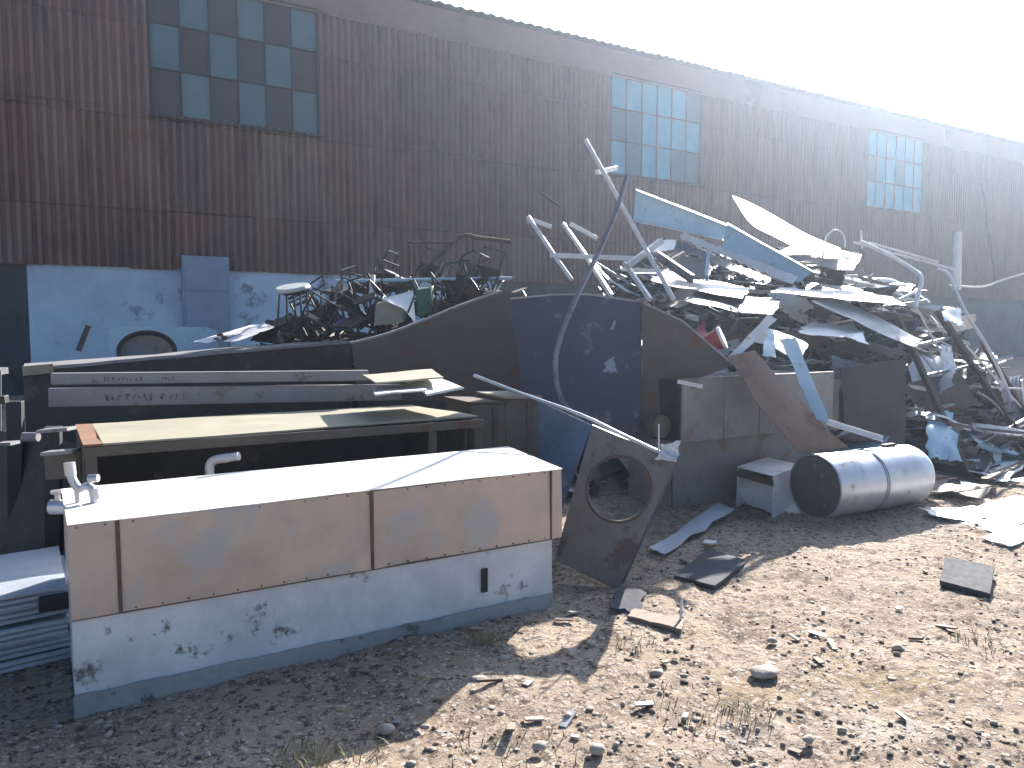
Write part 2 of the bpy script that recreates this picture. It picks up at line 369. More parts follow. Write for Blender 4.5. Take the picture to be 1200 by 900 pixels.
# dry grass and weeds, uncountable blades
mb = MB()
for (px,py,n,h,rd) in ((360,888,70,.07,.12),(1150,752,60,.05,.14),(800,830,50,.05,.2),(880,835,40,.05,.12),(600,880,60,.05,.25),(430,880,30,.06,.1),(740,760,30,.05,.12)):
    c = G(px,py)
    for k in range(n):
        a = R.uniform(0,6.28); r = rd*math.sqrt(R.random()); p = c + V((math.cos(a)*r, math.sin(a)*r, 0)); p.z = gz(p.x,p.y)
        l = V((R.uniform(-1,1),R.uniform(-1,1),0)); t = V((-l.y,l.x,0)).normalized()*.0025; hh = h*R.uniform(.4,1)
        mb.add([p-t, p+t, p+l*.02+UPZ*hh*.6+t*.7, p+l*.02+UPZ*hh*.6-t*.7, p+l*.055+UPZ*hh], [(0,1,2,3),(3,2,4)])
struct('dry_grass', mb, M['dry_grass'], 'stuff')

# ------------------------------------------------------------------ warehouse
WY = 21.5; WTOP = 11.08; WB = 3.1
wh = thing('warehouse', 'long warehouse with rusty brown corrugated walls and blue gridded windows', 'building', (20, WY, 0))
PITCHW = .2; x0w, x1w = -14., 74.
WIN = [(round(W(px,150,WY).x/PITCHW)*PITCHW, 4.2) for px in (183, 716, 1018)]
WZ0, WZ1 = 6.9, 10.2
FB = 10.2                                        # underside of the plain band
def inwin(x): return any(a-1e-6 <= x < a+w-1e-6 for a,w in WIN)
mb = MB(); n = int(round((x1w-x0w)/PITCHW))
profl = [(0,0),(.10,.004),(.22,.05),(.36,.085),(.5,.095),(.64,.085),(.78,.05),(.90,.004)]
def row(zs):
    for k in range(n):
        xx = x0w + k*PITCHW; hole = inwin(xx+PITCHW/2)
        pts = [(xx+u*PITCHW, WY - d) for u,d in profl] + [(xx+PITCHW, WY)]
        for z0,z1,skip in zs:
            if skip and hole: continue
            sr = random.Random(int(z0*100)*977+k//5); lip = .010+sr.uniform(0,.022); zj = sr.uniform(-.035,.02) if z0 not in (WZ0,) and not skip else 0
            for (xa,ya),(xb,yb) in zip(pts[:-1],pts[1:]):
                mb.add([(xa,ya-lip,z0+zj),(xb,yb-lip,z0+zj),(xb,yb,z1),(xa,ya,z1)], [(0,1,2,3)])
row([(WB-.05,4.5,False),(4.5,6.75,False),(6.75,WZ0,False),(WZ0,8.98,True),(8.98,FB,True)])
part('corrugated_cladding', mb, M['cladding'], wh)
mb = MB()                                          # plain band below the eaves, in sheets
xx = x0w
k = 0
while xx < x1w:
    mb.box((xx, WY-.06-.006*(k%2), FB-.05), (min(xx+3.02,x1w), WY+.02, WTOP-.05)); xx += 3.0; k += 1
part('eaves_band', mb, M['fascia'], wh)
mb = MB()                                          # drip flashing along the joint
mb.box((x0w, WY-.10, FB-.075), (x1w, WY-.061, FB-.03)); part('flashing', mb, M['fascia'], wh)
xa, xb = W(33,350,WY).x, 12.5
mb = MB(); mb.box((xa, WY+.012, -.1), (xb, WY+.3, WB)); part('base_wall', mb, M['plaster'], wh, label='white plastered stretch of the base wall')
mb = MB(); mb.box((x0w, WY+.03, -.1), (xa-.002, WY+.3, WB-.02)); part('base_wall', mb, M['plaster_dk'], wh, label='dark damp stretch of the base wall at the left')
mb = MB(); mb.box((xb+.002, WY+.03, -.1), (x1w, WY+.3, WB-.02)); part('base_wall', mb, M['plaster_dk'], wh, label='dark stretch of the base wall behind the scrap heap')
# roof: corrugated sheets oversailing the wall, low pitch
mb = MB(); st = .0885; slope = math.tan(rad(7)); nn = int((x1w-x0w)/st)
vs = []; fs = []
rr = random.Random(3)
edge = [rr.uniform(-.03,.03) for _ in range(nn//10+2)]
for i in range(nn+1):
    x = x0w + i*st; z = .03*math.cos(i*math.pi/2); e = edge[i//10]
    for (yy) in (WY-.28+e, WY+16):
        vs.append((x, yy, WTOP+.06+z+(yy-WY)*slope + (.012 if (i//10)%2 else 0))); 
    for (yy) in (WY-.28+e, WY+16):
        vs.append((x, yy, WTOP+.045+z+(yy-WY)*slope + (.012 if (i//10)%2 else 0)))
for i in range(nn):
    a = i*4; fs += [(a,a+4,a+5,a+1),(a+2,a+3,a+7,a+6),(a,a+2,a+6,a+4),(a+1,a+5,a+7,a+3)]
mb.add(vs, fs); part('roof', mb, M['roof'], wh)

mb = MB(); mb.box((x0w, WY+15.7, -.1), (x1w, WY+15.9, WTOP+1.9)); mb.box((x0w-.2, WY+.02, -.1), (x0w, WY+15.9, WTOP)); mb.box((x1w, WY+.02, -.1), (x1w+.2, WY+15.9, WTOP)); part('rear_and_end_walls', mb, M['fascia'], wh)
for wi, (a, w) in enumerate(WIN):
    fr = MB(); y0, y1 = WY-.075, WY+.06; t = .05
    fr.box((a-.03,y0,WZ0-.06),(a+w+.03,y1,WZ0)); fr.box((a-.03,y0,WZ1),(a+w+.03,y1,WZ1+.05))
    fr.box((a-.03,y0,WZ0),(a+t-.03,y1,WZ1)); fr.box((a+w-t+.03,y0,WZ0),(a+w+.03,y1,WZ1))
    for i in range(1,6): fr.box((a+w*i/6-.013,y0+.03,WZ0),(a+w*i/6+.013,y1-.02,WZ1))
    for j in range(1,3): fr.box((a+.02,y0+.034,WZ0+(WZ1-WZ0)*j/3-.018),(a+w-.02,y1-.024,WZ0+(WZ1-WZ0)*j/3+.018))
    f = part('window', fr, M['frame_dk'], wh)
    pn = MB()
    for i in range(6):
        for j in range(3):
            xx0, xx1 = a+w*i/6, a+w*(i+1)/6; z0, z1 = WZ0+(WZ1-WZ0)*j/3, WZ0+(WZ1-WZ0)*(j+1)/3
            tl = R.uniform(-.004,.004)
            if wi == 0: mi = (0 if R.random()<.6 else 3) if (i+j)%2 == 1 else (1 if R.random()<.7 else 4)
            else: mi = 2 if R.random() < .8 else 0
            pn.box((xx0,WY+tl,z0),(xx1,WY+.008+tl,z1), mi)
    part('panes', pn, [M['pane_blue'], M['pane_dark'], M['pane_light'], M['pane_mid'], M['pane_soot']], f)
    sl_ = MB(); sl_.box((a-.10,WY-.16,WZ0-.105),(a+w+.10,WY-.02,WZ0-.062)); part('sill', sl_, M['frame_dk'], f)
# pipe running down the far part of the wall
p1, p2 = W(1150,215,WY-.12), W(1168,345,WY-.12)
mb = MB(); mb.tube(smoothline([p1, (p1+p2)/2+V((.1,0,0)), p2]), .06); part('downpipe', mb, M['dark_steel'], wh)
# wall cabinet
ca, cb_ = W(216,385,WY-.35), W(268,300,WY-.35)
t = thing('wall_cabinet', 'blue grey metal cabinet fixed on the white plastered wall', 'cabinet', ((ca.x+cb_.x)/2, WY-.2, 0))
mb = MB(); mb.box((ca.x,WY-.35,-.02),(cb_.x,WY-.12,WB+.3)); part('body', mb, M['cabinet_bl'], t, .01)
mid = W(240,342,WY-.35).z
for z0,z1 in ((mid+.03,WB+.02),(.3,mid-.03)):
    mb = MB(); mb.box((ca.x+.06,WY-.372,z0),(cb_.x-.06,WY-.352,z1)); part('door', mb, M['cabinet_bl'], t, .006)


# ================================================================== foreground things
# ---- long steel hood standing on its white base
t = thing('extraction_hood', 'long pinkish stainless hood with bright lid on a white scuffed base, nearest the camera', 'hood', (1.25, 3.9, 0))
xl, xr, yf, yb = .07, 2.50, 3.59, 4.40
mb = MB()
mb.sheet([(xl,yf,.06),(xr-.05,yf,.06),(xr-.05,yf,.40),(xl,yf,.40)], 60, 10, .01, .010, 3, 3)
mb.box((xl+.002,yf+.011,.03),(xl+.012,yb-.03,.40)); mb.box((xr-.062,yf+.011,.03),(xr-.052,yb-.03,.40)); mb.box((xl+.012,yb-.04,.03),(xr-.062,yb-.03,.40))
bp_ = part('base_panel', mb, M['white_base'], t)
mb = MB(); mb.sheet([(xl-.004,yf-.022,-.03),(xr-.06,yf-.024,-.03),(xr-.06,yf-.018,.085),(xl-.004,yf-.018,.085)], 40, 4, .008, .012, 8, 4, jag=.004)
part('skirt', mb, M['skirt'], bp_)
mb = MB(); sx = W(567,690,yf).x; mb.box((sx-.018,yf-.012,.17),(sx+.018,yf-.004,.30)); part('slot', mb, M['black'], bp_)

mb = MB(); ov = .018
for a, b in ((xl,.245),(.255,1.36),(1.372,xr-.075),(xr-.067,xr)):
    nu = max(3,int((b-a)/.04)); mb.sheet([(a,yf-ov,.405),(b,yf-ov,.405),(b,yf-ov,.795),(a,yf-ov,.795)], nu, 12, .01, .013, int(a*10)+2, 2.2)
mb.box((xl,yf-ov+.012,.405),(xl+.01,yb,.795)); mb.box((xr-.01,yf-ov+.012,.405),(xr,yb,.795)); mb.box((xl+.01,yb-.01,.405),(xr-.01,yb,.795))
body = part('body_panel', mb, M['steel_pink'], t)
rv = MB()
for k in range(24):
    for z_ in (.785,.415):
        x_ = xl+.03+k*.104
        if x_ < xr-.02: rv.tube([(x_,yf-ov-.002,z_),(x_,yf-ov+.004,z_)], .0045, 8)
rv_o = part('rivets', rv, M['seam'], body)
mb = MB()
for a,b in ((.241,.257),(1.357,1.373),(xr-.075,xr-.067)): mb.box((a,yf-ov-.006,.402),(b,yf-ov+.004,.792))
mb.box((xl,yf-ov+.002,.398),(xr-.02,yf-ov+.008,.405)); part('seam_strip', mb, M['seam'], body)
mb = MB(); mb.sheet([(xl-.002,yf-ov-.002,.80),(1.36,yf-ov-.002,.803),(1.36,yb,.803),(xl-.005,yb,.80)], 30, 12, .004, .003, 5, 2.0)
mb.sheet([(1.362,yf-ov-.002,.803),(xr+.006,yf-ov-.002,.80),(xr+.16,yb+.03,.80),(1.362,yb,.803)], 26, 12, .004, .003, 6, 2.0)
part('lid', mb, M['steel_lid_lit'], t)
mb = MB(); mb.box((xl+.012,yf+.012,.39),(xr-.07,yb-.04,.405)); part('inner_tray', mb, M['dark_steel'], t)

# ---- drain fitting hung on the hood's back corner
t = thing('drain_trap', 'chromed drain trap with coupling nuts at the left end of the hood lid', 'plumbing', D(100,590,3.75))
c = D(98,585,3.86)
def q(px,py,d=3.5): return D(px,py,3.5)
mb = MB(); mb.tube(smoothline([q(82,548),q(85,562),q(93,573),q(102,570),q(109,575),q(111,592,3.8)],6), .019, 12); part('bent_pipe', mb, M['zinc'], t)
mb = MB(); mb.tube([q(81,542),q(83,557)], .024, 8); part('coupling_nut', mb, M['zinc'], t)
mb = MB(); mb.tube([q(104,561),q(115,560)], .018, 8); mb.tube([q(110,572),q(112,585,3.82)], .024, 8); part('coupling_nut', mb, M['zinc'], t)
mb = MB(); mb.tube([q(90,572),q(92,592)], .012, 8); mb.tube([q(84,592),q(106,593)], .010, 8); part('bracket', mb, M['zinc'], t)
t = thing('valve', 'round metal valve with a knob hanging left of the hood', 'plumbing', D(66,600,3.9))
mb = MB(); c = D(68,594,3.9); mb.tube([c-RT*.035, c+RT*.06], .038, 14); mb.tube([c+RT*.06, D(90,588,3.86)], .014, 10); part('valve_body', mb, M['zinc'], t)
mb = MB(); mb.tube([c+UPZ*.03, c+UPZ*.075], .014, 10); mb.tube([c+UPZ*.07, c+UPZ*.085], .032, 12); part('knob', mb, M['zinc'], t)
mb = MB(); mb.tube(smoothline([D(246,562,4.75),D(246,545,4.75),D(252,539,4.75),D(264,537,4.74),D(280,534.5,4.73)],6), [.028]*20+[.026]*5, 12)
solo('pipe_elbow', mb, M['white'], 'white pipe elbow sticking up behind the bright hood lid', 'pipe')

# ---- cabinet frame with olive cream top and open dark front
zb, y0, y1, xa, xb2 = .93, 5.0, 6.1, .19, 2.80
t = thing('open_cabinet', 'low open fronted cabinet with olive cream top and rusty left end, behind the hood', 'cabinet', (1.5,5.5,0))
mb = MB(); mb.sheet([(xa+.10,y0,zb),(xb2,y0+.1,zb+.005),(xb2-.1,y1,zb+.005),(xa+.10,y1,zb)], 30, 14, .012, .005, 11, 1.5); part('top', mb, M['cream'], t)
mb = MB(); mb.sheet([(xa,y0,zb),(xa+.098,y0,zb),(xa+.098,y1,zb),(xa,y1,zb)], 4, 14, .012, .01, 12, 1.5); part('end_plate', mb, M['orange_rust'], t, label='orange rusted end of the top')
mb = MB(); mb.box((xa,y0+.005,zb-.075),(xb2,y0+.02,zb-.014)); part('front_rail', mb, M['olive_dark'], t, .004)
for x in (xa+.01, 2.36, xb2-.07):
    mb = MB(); mb.box((x,y0+.022,0),(x+.06,y0+.07,zb-.016)); part('post', mb, M['olive_dark'], t, .004)
mb = MB(); mb.box((xa+.02,y1-.03,0),(xb2-.1,y1-.01,zb-.02)); part('back_panel', mb, M['dark_steel'], t)
mb = MB(); mb.box((xa,y0+.07,0.02),(xa+.015,y1-.03,zb-.02)); part('side_panel', mb, M['olive_dark'], t); mb = MB(); mb.box((xb2-.1,y0+.12,0.02),(xb2-.085,y1-.03,zb-.02)); part('side_panel', mb, M['olive_dark'], t)
mb = MB(); mb.box((xa+.02,y0+.08,.2),(xb2-.11,y1-.04,.215)); part('shelf', mb, M['dark_steel'], t)

# ---- two small brown boxes at its right
for i,(pxa,pxb,d,z,dz) in enumerate(((552,592,6.15,.98,.55),(592,632,6.2,1.02,.6))):
    a, b = D(pxa,480,d), D(pxb,480,d+.05); bk = V((.05,.55,0))
    t = thing('duct_box', ('narrow brown steel duct box with a dark strip, just right of the olive cream cabinet','brown steel duct box with pale top edge, touching the tilted dark fan housing')[i], 'duct', ((a+b)/2)*1)
    BASE[t.name] = V(t.location); 
    mb = MB(); P=[V((a.x,a.y,0)),V((b.x,b.y,0)),V((b.x,b.y,0))+bk,V((a.x,a.y,0))+bk]
    mb.hexa(P+[p+UPZ*z for p in P]); part('casing', mb, M['olive_dark'], t, .006)
    mb = MB(); e=.02; n_=V((0,-.006,0))
    mb.hexa([p+UPZ*(z+.004) for p in (P[0]+V((-e,-e,0)),P[1]+V((e,-e,0)),P[2]+V((e,0,0)),P[3]+V((-e,0,0)))]+[p+UPZ*(z+.024) for p in (P[0]+V((-e,-e,0)),P[1]+V((e,-e,0)),P[2]+V((e,0,0)),P[3]+V((-e,0,0)))]); part('rim', mb, M['cream'] if i else M['rust_rod'], t, .003)
    mb = MB(); m0=P[0].lerp(P[1],.62); m1=P[0].lerp(P[1],.78); mb.hexa([m0+V((0,-.012,.02)),m1+V((0,-.012,.02)),m1+V((0,-.002,.02)),m0+V((0,-.002,.02)),m0+V((0,-.012,z-.02)),m1+V((0,-.012,z-.02)),m1+V((0,-.002,z-.02)),m0+V((0,-.002,z-.02))]); part('strip', mb, M['dark_brown'], t)

# ---- tilted fan housing with a round opening
t = thing('fan_housing', 'dark square fan housing with a round hole in its face, leaning tilted beside the hood', 'fan housing', G(690,690))
A0 = D(676,486,5.15); B0 = D(790,530,4.88); C0 = D(725,573,4.9)
nrm = (B0-A0).cross(C0-A0).normalized()
if nrm.dot(CAM-A0) < 0: nrm = -nrm
corners = [PL(px,py,C0,nrm) for px,py in ((694,498),(792,540),(724,692),(650,656))]
for p in corners: p.z = max(p.z, -.05)
# plate with circular hole: ring of quads between the circle and the square outline
hc = PL(725,573,C0,nrm); hr = .205
e1 = (corners[1]-corners[0]).normalized(); e2 = nrm.cross(e1)
def outline(ang):
    d = e1*math.cos(ang)+e2*math.sin(ang); best = None
    for i in range(4):
        p, q_ = corners[i], corners[(i+1)%4]; ed = q_-p; nn_ = nrm.cross(ed); den = d.dot(nn_)
        if abs(den) < 1e-9: continue
        s_ = (p-hc).dot(nn_)/den
        if s_ > 0:
            u = (hc+d*s_-p).dot(ed)/ed.length_squared
            if -.001 <= u <= 1.001 and (best is None or s_ < best): best = s_
    return hc + d*(best or .3)
angs = sorted([2*math.pi*k/64 for k in range(64)] + [math.atan2((p-hc).dot(e2),(p-hc).dot(e1))%(2*math.pi) for p in corners])
mb = MB(); n = len(angs); th_ = nrm*-.006
def cpt(a): return hc + e1*(hr*math.cos(a)) + e2*(hr*1.02*math.sin(a))
vi = [cpt(a) for a in angs]; vo = [outline(a) for a in angs]
vs = vi+vo+[p+th_ for p in vi]+[p+th_ for p in vo]; fs=[]
for i in range(n):
    j=(i+1)%n; fs += [(i,j,n+j,n+i),(2*n+i,3*n+i,3*n+j,2*n+j),(i,2*n+i,2*n+j,j),(n+i,n+j,3*n+j,3*n+i)]
mb.add(vs,fs); part('face_plate', mb, M['housing'], t)
mb = MB(); mb.tube([cpt(2*math.pi*k/40)+nrm*.004 for k in range(40)], .010, 6, closed=True); part('hole_rim', mb, M['dark_brown'], t)
bk = -nrm*.34
mb = MB()
for i,j in ((0,1),(1,2),(3,0)):
    p,q_ = corners[i]+th_*1.3, corners[j]+th_*1.3; ins = (hc-(p+q_)/2).normalized()*.006
    mb.hexa([p,q_,q_+ins,p+ins]+[v+bk*(.16 if i==0 else .3 if i==1 else .8) for v in (p,q_,q_+ins,p+ins)])
part('side_walls', mb, M['dark_blue'], t)
# left flange: separate folded panel, blue shade put into its colour
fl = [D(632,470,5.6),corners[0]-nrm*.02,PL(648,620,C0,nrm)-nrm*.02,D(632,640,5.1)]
mb = MB(); mb.sheet(fl, 8, 8, .006, .015, 4); part('side_panel', mb, M['housing_shade'], t)
mb = MB(); mb.tube(smoothline([D(556,440,5.9),D(610,461,5.5),PL(680,486,C0,nrm),PL(730,510,C0,nrm),PL(792,539,C0,nrm)],4), .013, 8); part('edge_rod', mb, M['zinc'], t)
mb = MB(); mb.sheet([corners[0],corners[1],corners[1]-nrm*.03+UPZ*.012,corners[0]-nrm*.03+UPZ*.012], 8, 2, .004, .004, 1); part('top_flange', mb, M['mid_grey'], t)
mb = MB(); mb.sheet([PL(768,540,C0,nrm)+nrm*.01,PL(793,540,C0,nrm)+nrm*.01,PL(797,516,C0,nrm),PL(776,519,C0,nrm)], 6, 6, .012, .05, 21, 9, jag=.012); mb.tube([PL(772,530,C0,nrm),PL(772,497,C0,nrm)], .006, 6)
solo('crumpled_sheet', mb, M['white'], 'small crumpled pale sheet caught on the upper right corner of the fan housing', 'sheet metal')

# ---- corrugated sheets stacked at the left edge
for i in range(5):
    dz = .045+.08*i; off = (.0,.03,-.03,.05,-.02)[i]
    p0 = G(84+off*100, 772, 0); rgt = V((p0.x, p0.y+off, dz)); lft = V((p0.x-1.5, p0.y-.12+off, dz-.03)); dp = V((-.02,.75,.02))
    mb = MB(); mb.sheet([lft,rgt,rgt+dp,lft+dp], 14, 24, .006, .012, 30+i, 2, sag=0)
    # ribs along the length: rolled edge tubes between the layers
    for k in range(3): mb.tube([lft+dp*0+UPZ*(-.028*k)+V((0,.004*k,0)), rgt+UPZ*(-.028*k)+V((0,.004*k,0))], .0125, 6)
    solo('corrugated_sheet', mb, M['rib_grey'], ('lowest','second lowest','middle','second highest','topmost')[i]+' blue grey ribbed sheet in the stack lying left of the hood', 'metal sheet', 'ribbed sheets stacked left of the hood')
mb = MB(); mb.box(tuple(G(60,712,.3)+V((-.05,.0,-.02))), tuple(G(60,712,.3)+V((.16,.08,.04))))
solo('timber_block', mb, M['black'], 'dark block wedged between the ribbed sheets and the hood', 'block', bevel=.006)

# ---- dark machine frames filling the gap at the far left
t = thing('machine_frame', 'dark steel machine frame with grey rails at the left edge of the yard', 'machine frame', XZ(-3.3,4.9))
for (a,b,d,w) in (((-40,470),(8,468),4.9,.05),((-10,455),(-10,700),4.9,.07),((18,470),(20,700),5.3,.09),((62,500),(64,700),4.8,.09)):
    mb = MB(); mb.beam(D(*a,d), D(*b,d), w, w, V((.2,1,.1))); part('post' if abs(a[0]-b[0])<10 else 'rail', mb, M['dark_steel'], t, .004)
for (a,b,d) in (((48,505),(84,502),4.7),((53,531),(90,528),4.55),((0,520),(18,519),5.0)):
    mb = MB(); mb.beam(D(*a,d), D(*b,d), .1, .02); part('bracket', mb, M['grey_paint'], t)
mb = MB(); mb.sheet([D(-30,500,5.5),D(95,520,5.2),D(95,700,4.9),D(-30,720,5.2)], 10, 8, .006, .02, 3); part('panel', mb, M['dark_steel'], t)
mb = MB(); mb.sheet([D(52,530,4.7),D(90,528,4.55),D(92,560,4.55),D(55,562,4.7)], 4, 4, .006, .004, 3); part('panel', mb, M['olive_dark'], t)
mb = MB(); mb.tube([D(36,512,5.0)-RT*.05, D(36,512,5.0)+RT*.05], .03, 10); part('hub', mb, M['grey_paint'], t)
mb = MB(); mb.beam(D(-30,440,6.0), D(6,434,6.3), .06, .05); mb.beam(D(-3,520,6.0), D(-3,434,6.05), .05,.05, V((1,0,0))); solo('grey_bracket', mb, M['grey_paint'], 'pale grey bracket at the left edge beside the long dark container', 'bracket')

# ---- long dark container behind
P = [D(27,432,7.0), D(412,399,8.9)]
t = thing('steel_container', 'long dark steel container with a pale sunlit top edge below the white wall', 'container', XZ(-2.2,8))
a, b = P; dp = V((.0,.85,.0))
mb = MB(); lo = lambda p: V((p.x,p.y,0.02))
mb.sheet([lo(a),lo(b),b-UPZ*.01,a-UPZ*.01], 30, 10, .012, .02, 5, 1.2); part('front_wall', mb, M['dark_steel'], t)
mb = MB(); mb.sheet([lo(a)+dp*.98,lo(a)+V((0,.015,0)),a-UPZ*.012+V((0,.015,0)),a-UPZ*.012+dp*.98], 8, 8, .012, .015, 6, 1.2); part('end_wall', mb, M['dark_steel'], t)
mb = MB(); mb.sheet([lo(b)+V((.01,.015,0)),lo(b)+dp*.98,b-UPZ*.012+dp*.98,b-UPZ*.012+V((.01,.015,0))], 8, 8, .012, .015, 6, 1.2); part('end_wall', mb, M['dark_steel'], t)
mb = MB(); mb.sheet([a+V((0,-.02,0)),b+V((0,-.02,0)),b+dp,a+dp], 34, 8, .03, .02, 7, 1.0); part('top', mb, M['grey_paint'], t)  # top of the dark box, sunlight put in as paler grey
mb = MB(); a2 = a+V((-.004,-.036,-.02)); mb.beam(a2, a2.lerp(b,.075), .03, .085); part('corner_plate', mb, M['cream'], t)
# chalk scrawl on the top rim
def scrawl(mb, o, ux, uz, n, h, seed):
    rr = random.Random(seed); x = 0
    for k in range(n):
        w = h*rr.uniform(.35,.7); p = [o+ux*(x+w*rr.random())+uz*(h*rr.random()) for _ in range(4)]
        for p_,q_ in zip(p[:-1],p[1:]): mb.beam(p_, q_, .003, h*.09, uz.cross(ux))
        x += w+h*.3
# ---- channels lying against the container
CH = []
for i,((ax,ay,ad),(bx,by,bd),w) in enumerate((((60,451,5.75),(432,446,6.55),.085),((57,477,5.6),(470,469,6.7),.135))):
    p, q_ = D(ax,ay,ad), D(bx,by,bd)
    mb = MB(); mb.chan(p, q_, w, -.09, .008, UPZ)
    o = solo('channel_beam', mb, M['grey_paint'], ('narrow pale grey steel channel, upper of two lying along the dark container','wide pale grey steel channel with chalk marks, lower of two lying along the dark container')[i], 'steel channel', 'pale channels along the container')
    ux = (q_-p).normalized(); mb = MB(); scrawl(mb, p+ux*(.35)+V((-.0,-.012,w*.25)), ux, UPZ, 9, w*.42, 4+i); scrawl(mb, p+ux*.75+V((0,-.012,w*.3)), ux, UPZ, 4, w*.35, 14+i)
    cm = mb.build('chalk_marks', M['black'], BASE[o.name]); cm.parent = o

for i,(c4,m_,lb) in enumerate(((((425,441,1.2),(505,434,1.22),(520,444,1.2),(440,450,1.19)),'cream','yellowish board lying on the right ends of the pale channels'),(((468,443,1.17),(508,441,1.17),(543,456,1.12),(500,464,1.10)),'white','pale pointed sheet at the right ends of the channels'),(((436,456,1.13),(492,450,1.14),(500,458,1.13),(440,464,1.12)),'white','thin pale strip under the yellowish board'))):
    mb = MB(); mb.sheet([G(x,y,z) for x,y,z in c4], 10, 5, .012, .006, 50+i, jag=.008)
    solo('flat_strip', mb, M[m_], lb, 'sheet metal')
# ---- curved dark sheet and big dark tank
poly = [(412,402),(455,391),(500,374),(545,356),(588,341),(612,344),(625,420),(620,470),(560,486),(470,478),(420,470)]
n1 = (CAM - XZ(-.5,8)).normalized()*1.0; n1 = V((-.15,-1,0.12)).normalized()
c0 = D(520,420,7.9)
t = thing('curved_plate_bin', 'dark steel bin side sweeping up to the right with a sunlit rim coloured pale', 'bin', XZ(-.6,8.2))
ppts = [PL(*p,c0,n1) for p in poly]
mb = MB(); mb.prism(ppts, V((.02,.05,0))); part('side_plate', mb, M['dark_brown'], t)
mb = MB(); rim = smoothline(ppts[:5],5)
for p,q_ in zip(rim[:-1],rim[1:]): mb.beam(p+V((0,.02,0)), q_+V((0,.02,0)), .06, .022, UPZ)
part('rim', mb, M['grey_paint'], t)  # light on the rim put into its colour as pale grey
mb = MB(); mb.prism([ppts[0],ppts[5],ppts[7],ppts[10]], V((.1,.6,-.2))) ; 
mb = MB(); mb.sheet([ppts[10],ppts[7],V((ppts[7].x,ppts[7].y,0)),V((ppts[10].x,ppts[10].y,0))],6,6,.02,.02,2); part('lower_plate', mb, M['dark_steel'], t)

t = thing('steel_hopper', 'big dark steel hopper tilted against the heap, its right side brown', 'hopper', XZ(1,7.2))
n2 = V((-.42,-.9,.12)).normalized(); c2_ = D(720,430,6.9)
pl1 = [PL(*p,c2_,n2) for p in ((598,350),(650,345),(690,345),(752,354),(752,520),(720,535),(690,520),(650,490),(612,472),(606,410))]
mb = MB(); mb.prism(pl1, -n2*.03); part('left_side', mb, M['dark_blue'], t)
n3 = V((-.62,-.78,.10)).normalized(); c3_ = PL(752,440,c2_,n2)
pl2 = [PL(*p,c3_,n3) for p in ((752.5,354),(800,376),(860,428),(812,446),(786,470),(778,505),(752.5,521))]
mb = MB(); mb.prism(pl2, -n3*.03); part('right_side', mb, M['dark_brown'], t)
mb = MB()
for p,q_ in zip((pl1[:4]+pl2[1:3])[:-1], (pl1[:4]+pl2[1:3])[1:]): mb.beam(p,q_,.03,.015,UPZ)
part('rim', mb, M['mid_grey'], t)
mb = MB(); c = PL(716,380,c2_,n2); mb.tube([c+n2*.02-UPZ*.05, c+n2*.02+UPZ*.03+RT*.03], .018, 8); part('lug', mb, M['mid_grey'], t)
mb = MB(); mb.sheet([PL(708,438,c2_,n2)+n2*.012,PL(722,436,c2_,n2)+n2*.012,PL(720,420,c2_,n2)+n2*.012,PL(709,424,c2_,n2)+n2*.012],5,5,.004,.006,5,jag=.02); part('patch', mb, M['cabinet_bl'], t, label='flaked pale blue patch')
mb = MB(); mb.tube(smoothline([D(735,205,7.3),D(722,248,7.2),D(703,292,7.0),D(676,348,6.75),D(657,395,6.6),D(651,432,6.55),D(659,470,6.5),D(690,503,6.3)],6), .023, 12)
solo('bent_pipe', mb, M['mid_grey'], 'long grey pipe curving down across the face of the dark hopper', 'pipe')
mb = MB(); mb.tube([D(600,452,6.2),D(790,486,6.6)],.007,6); 
mb = MB(); mb.beam(D(794,447,6.55),D(823,453,6.6),.02,.035); solo('pale_bar', mb, M['white'], 'short pale bar stuck on the lower right of the dark hopper', 'bar')
mb = MB(); mb.beam(D(600,462,6.4),D(655,462,6.45),.14,.1); 

# ---- grey cabinet row
t = thing('locker_row', 'grey steel cabinet row with recessed lower part, below the dark hopper', 'cabinet', (5.9,5.3,0))
xs = [D(786,500,6.75).x, D(848,500,6.9).x, D(900,500,7.05).x, D(1000,490,7.5).x]; yc = D(848,500,6.9).y
for i in range(3):
    mb = MB(); mb.box((xs[i]+.004,yc,.60),(xs[i+1]-.004,yc+.02,1.16)); part('front_panel', mb, M['grey_cab'], t, .006)
mb = MB(); mb.box((xs[0],yc+.022,.60),(xs[3],yc+.7,1.14)); part('carcass', mb, M['dark_steel'], t, .01)
mb = MB(); mb.box((xs[0]+.03,yc+.12,0),(xs[3]-.03,yc+.14,.598)); part('lower_panel', mb, M['grey_cab'], t)
mb = MB(); mb.box((xs[0],yc+.14,0),(xs[0]+.02,yc+.7,.598)); part('side_panel', mb, M['grey_cab'], t)
mb = MB(); c = D(776,500,6.7); mb.tube([c-RT*.0, c+V((0,.1,0))], .10, 20); part('round_port', mb, M['olive_dark'], t)

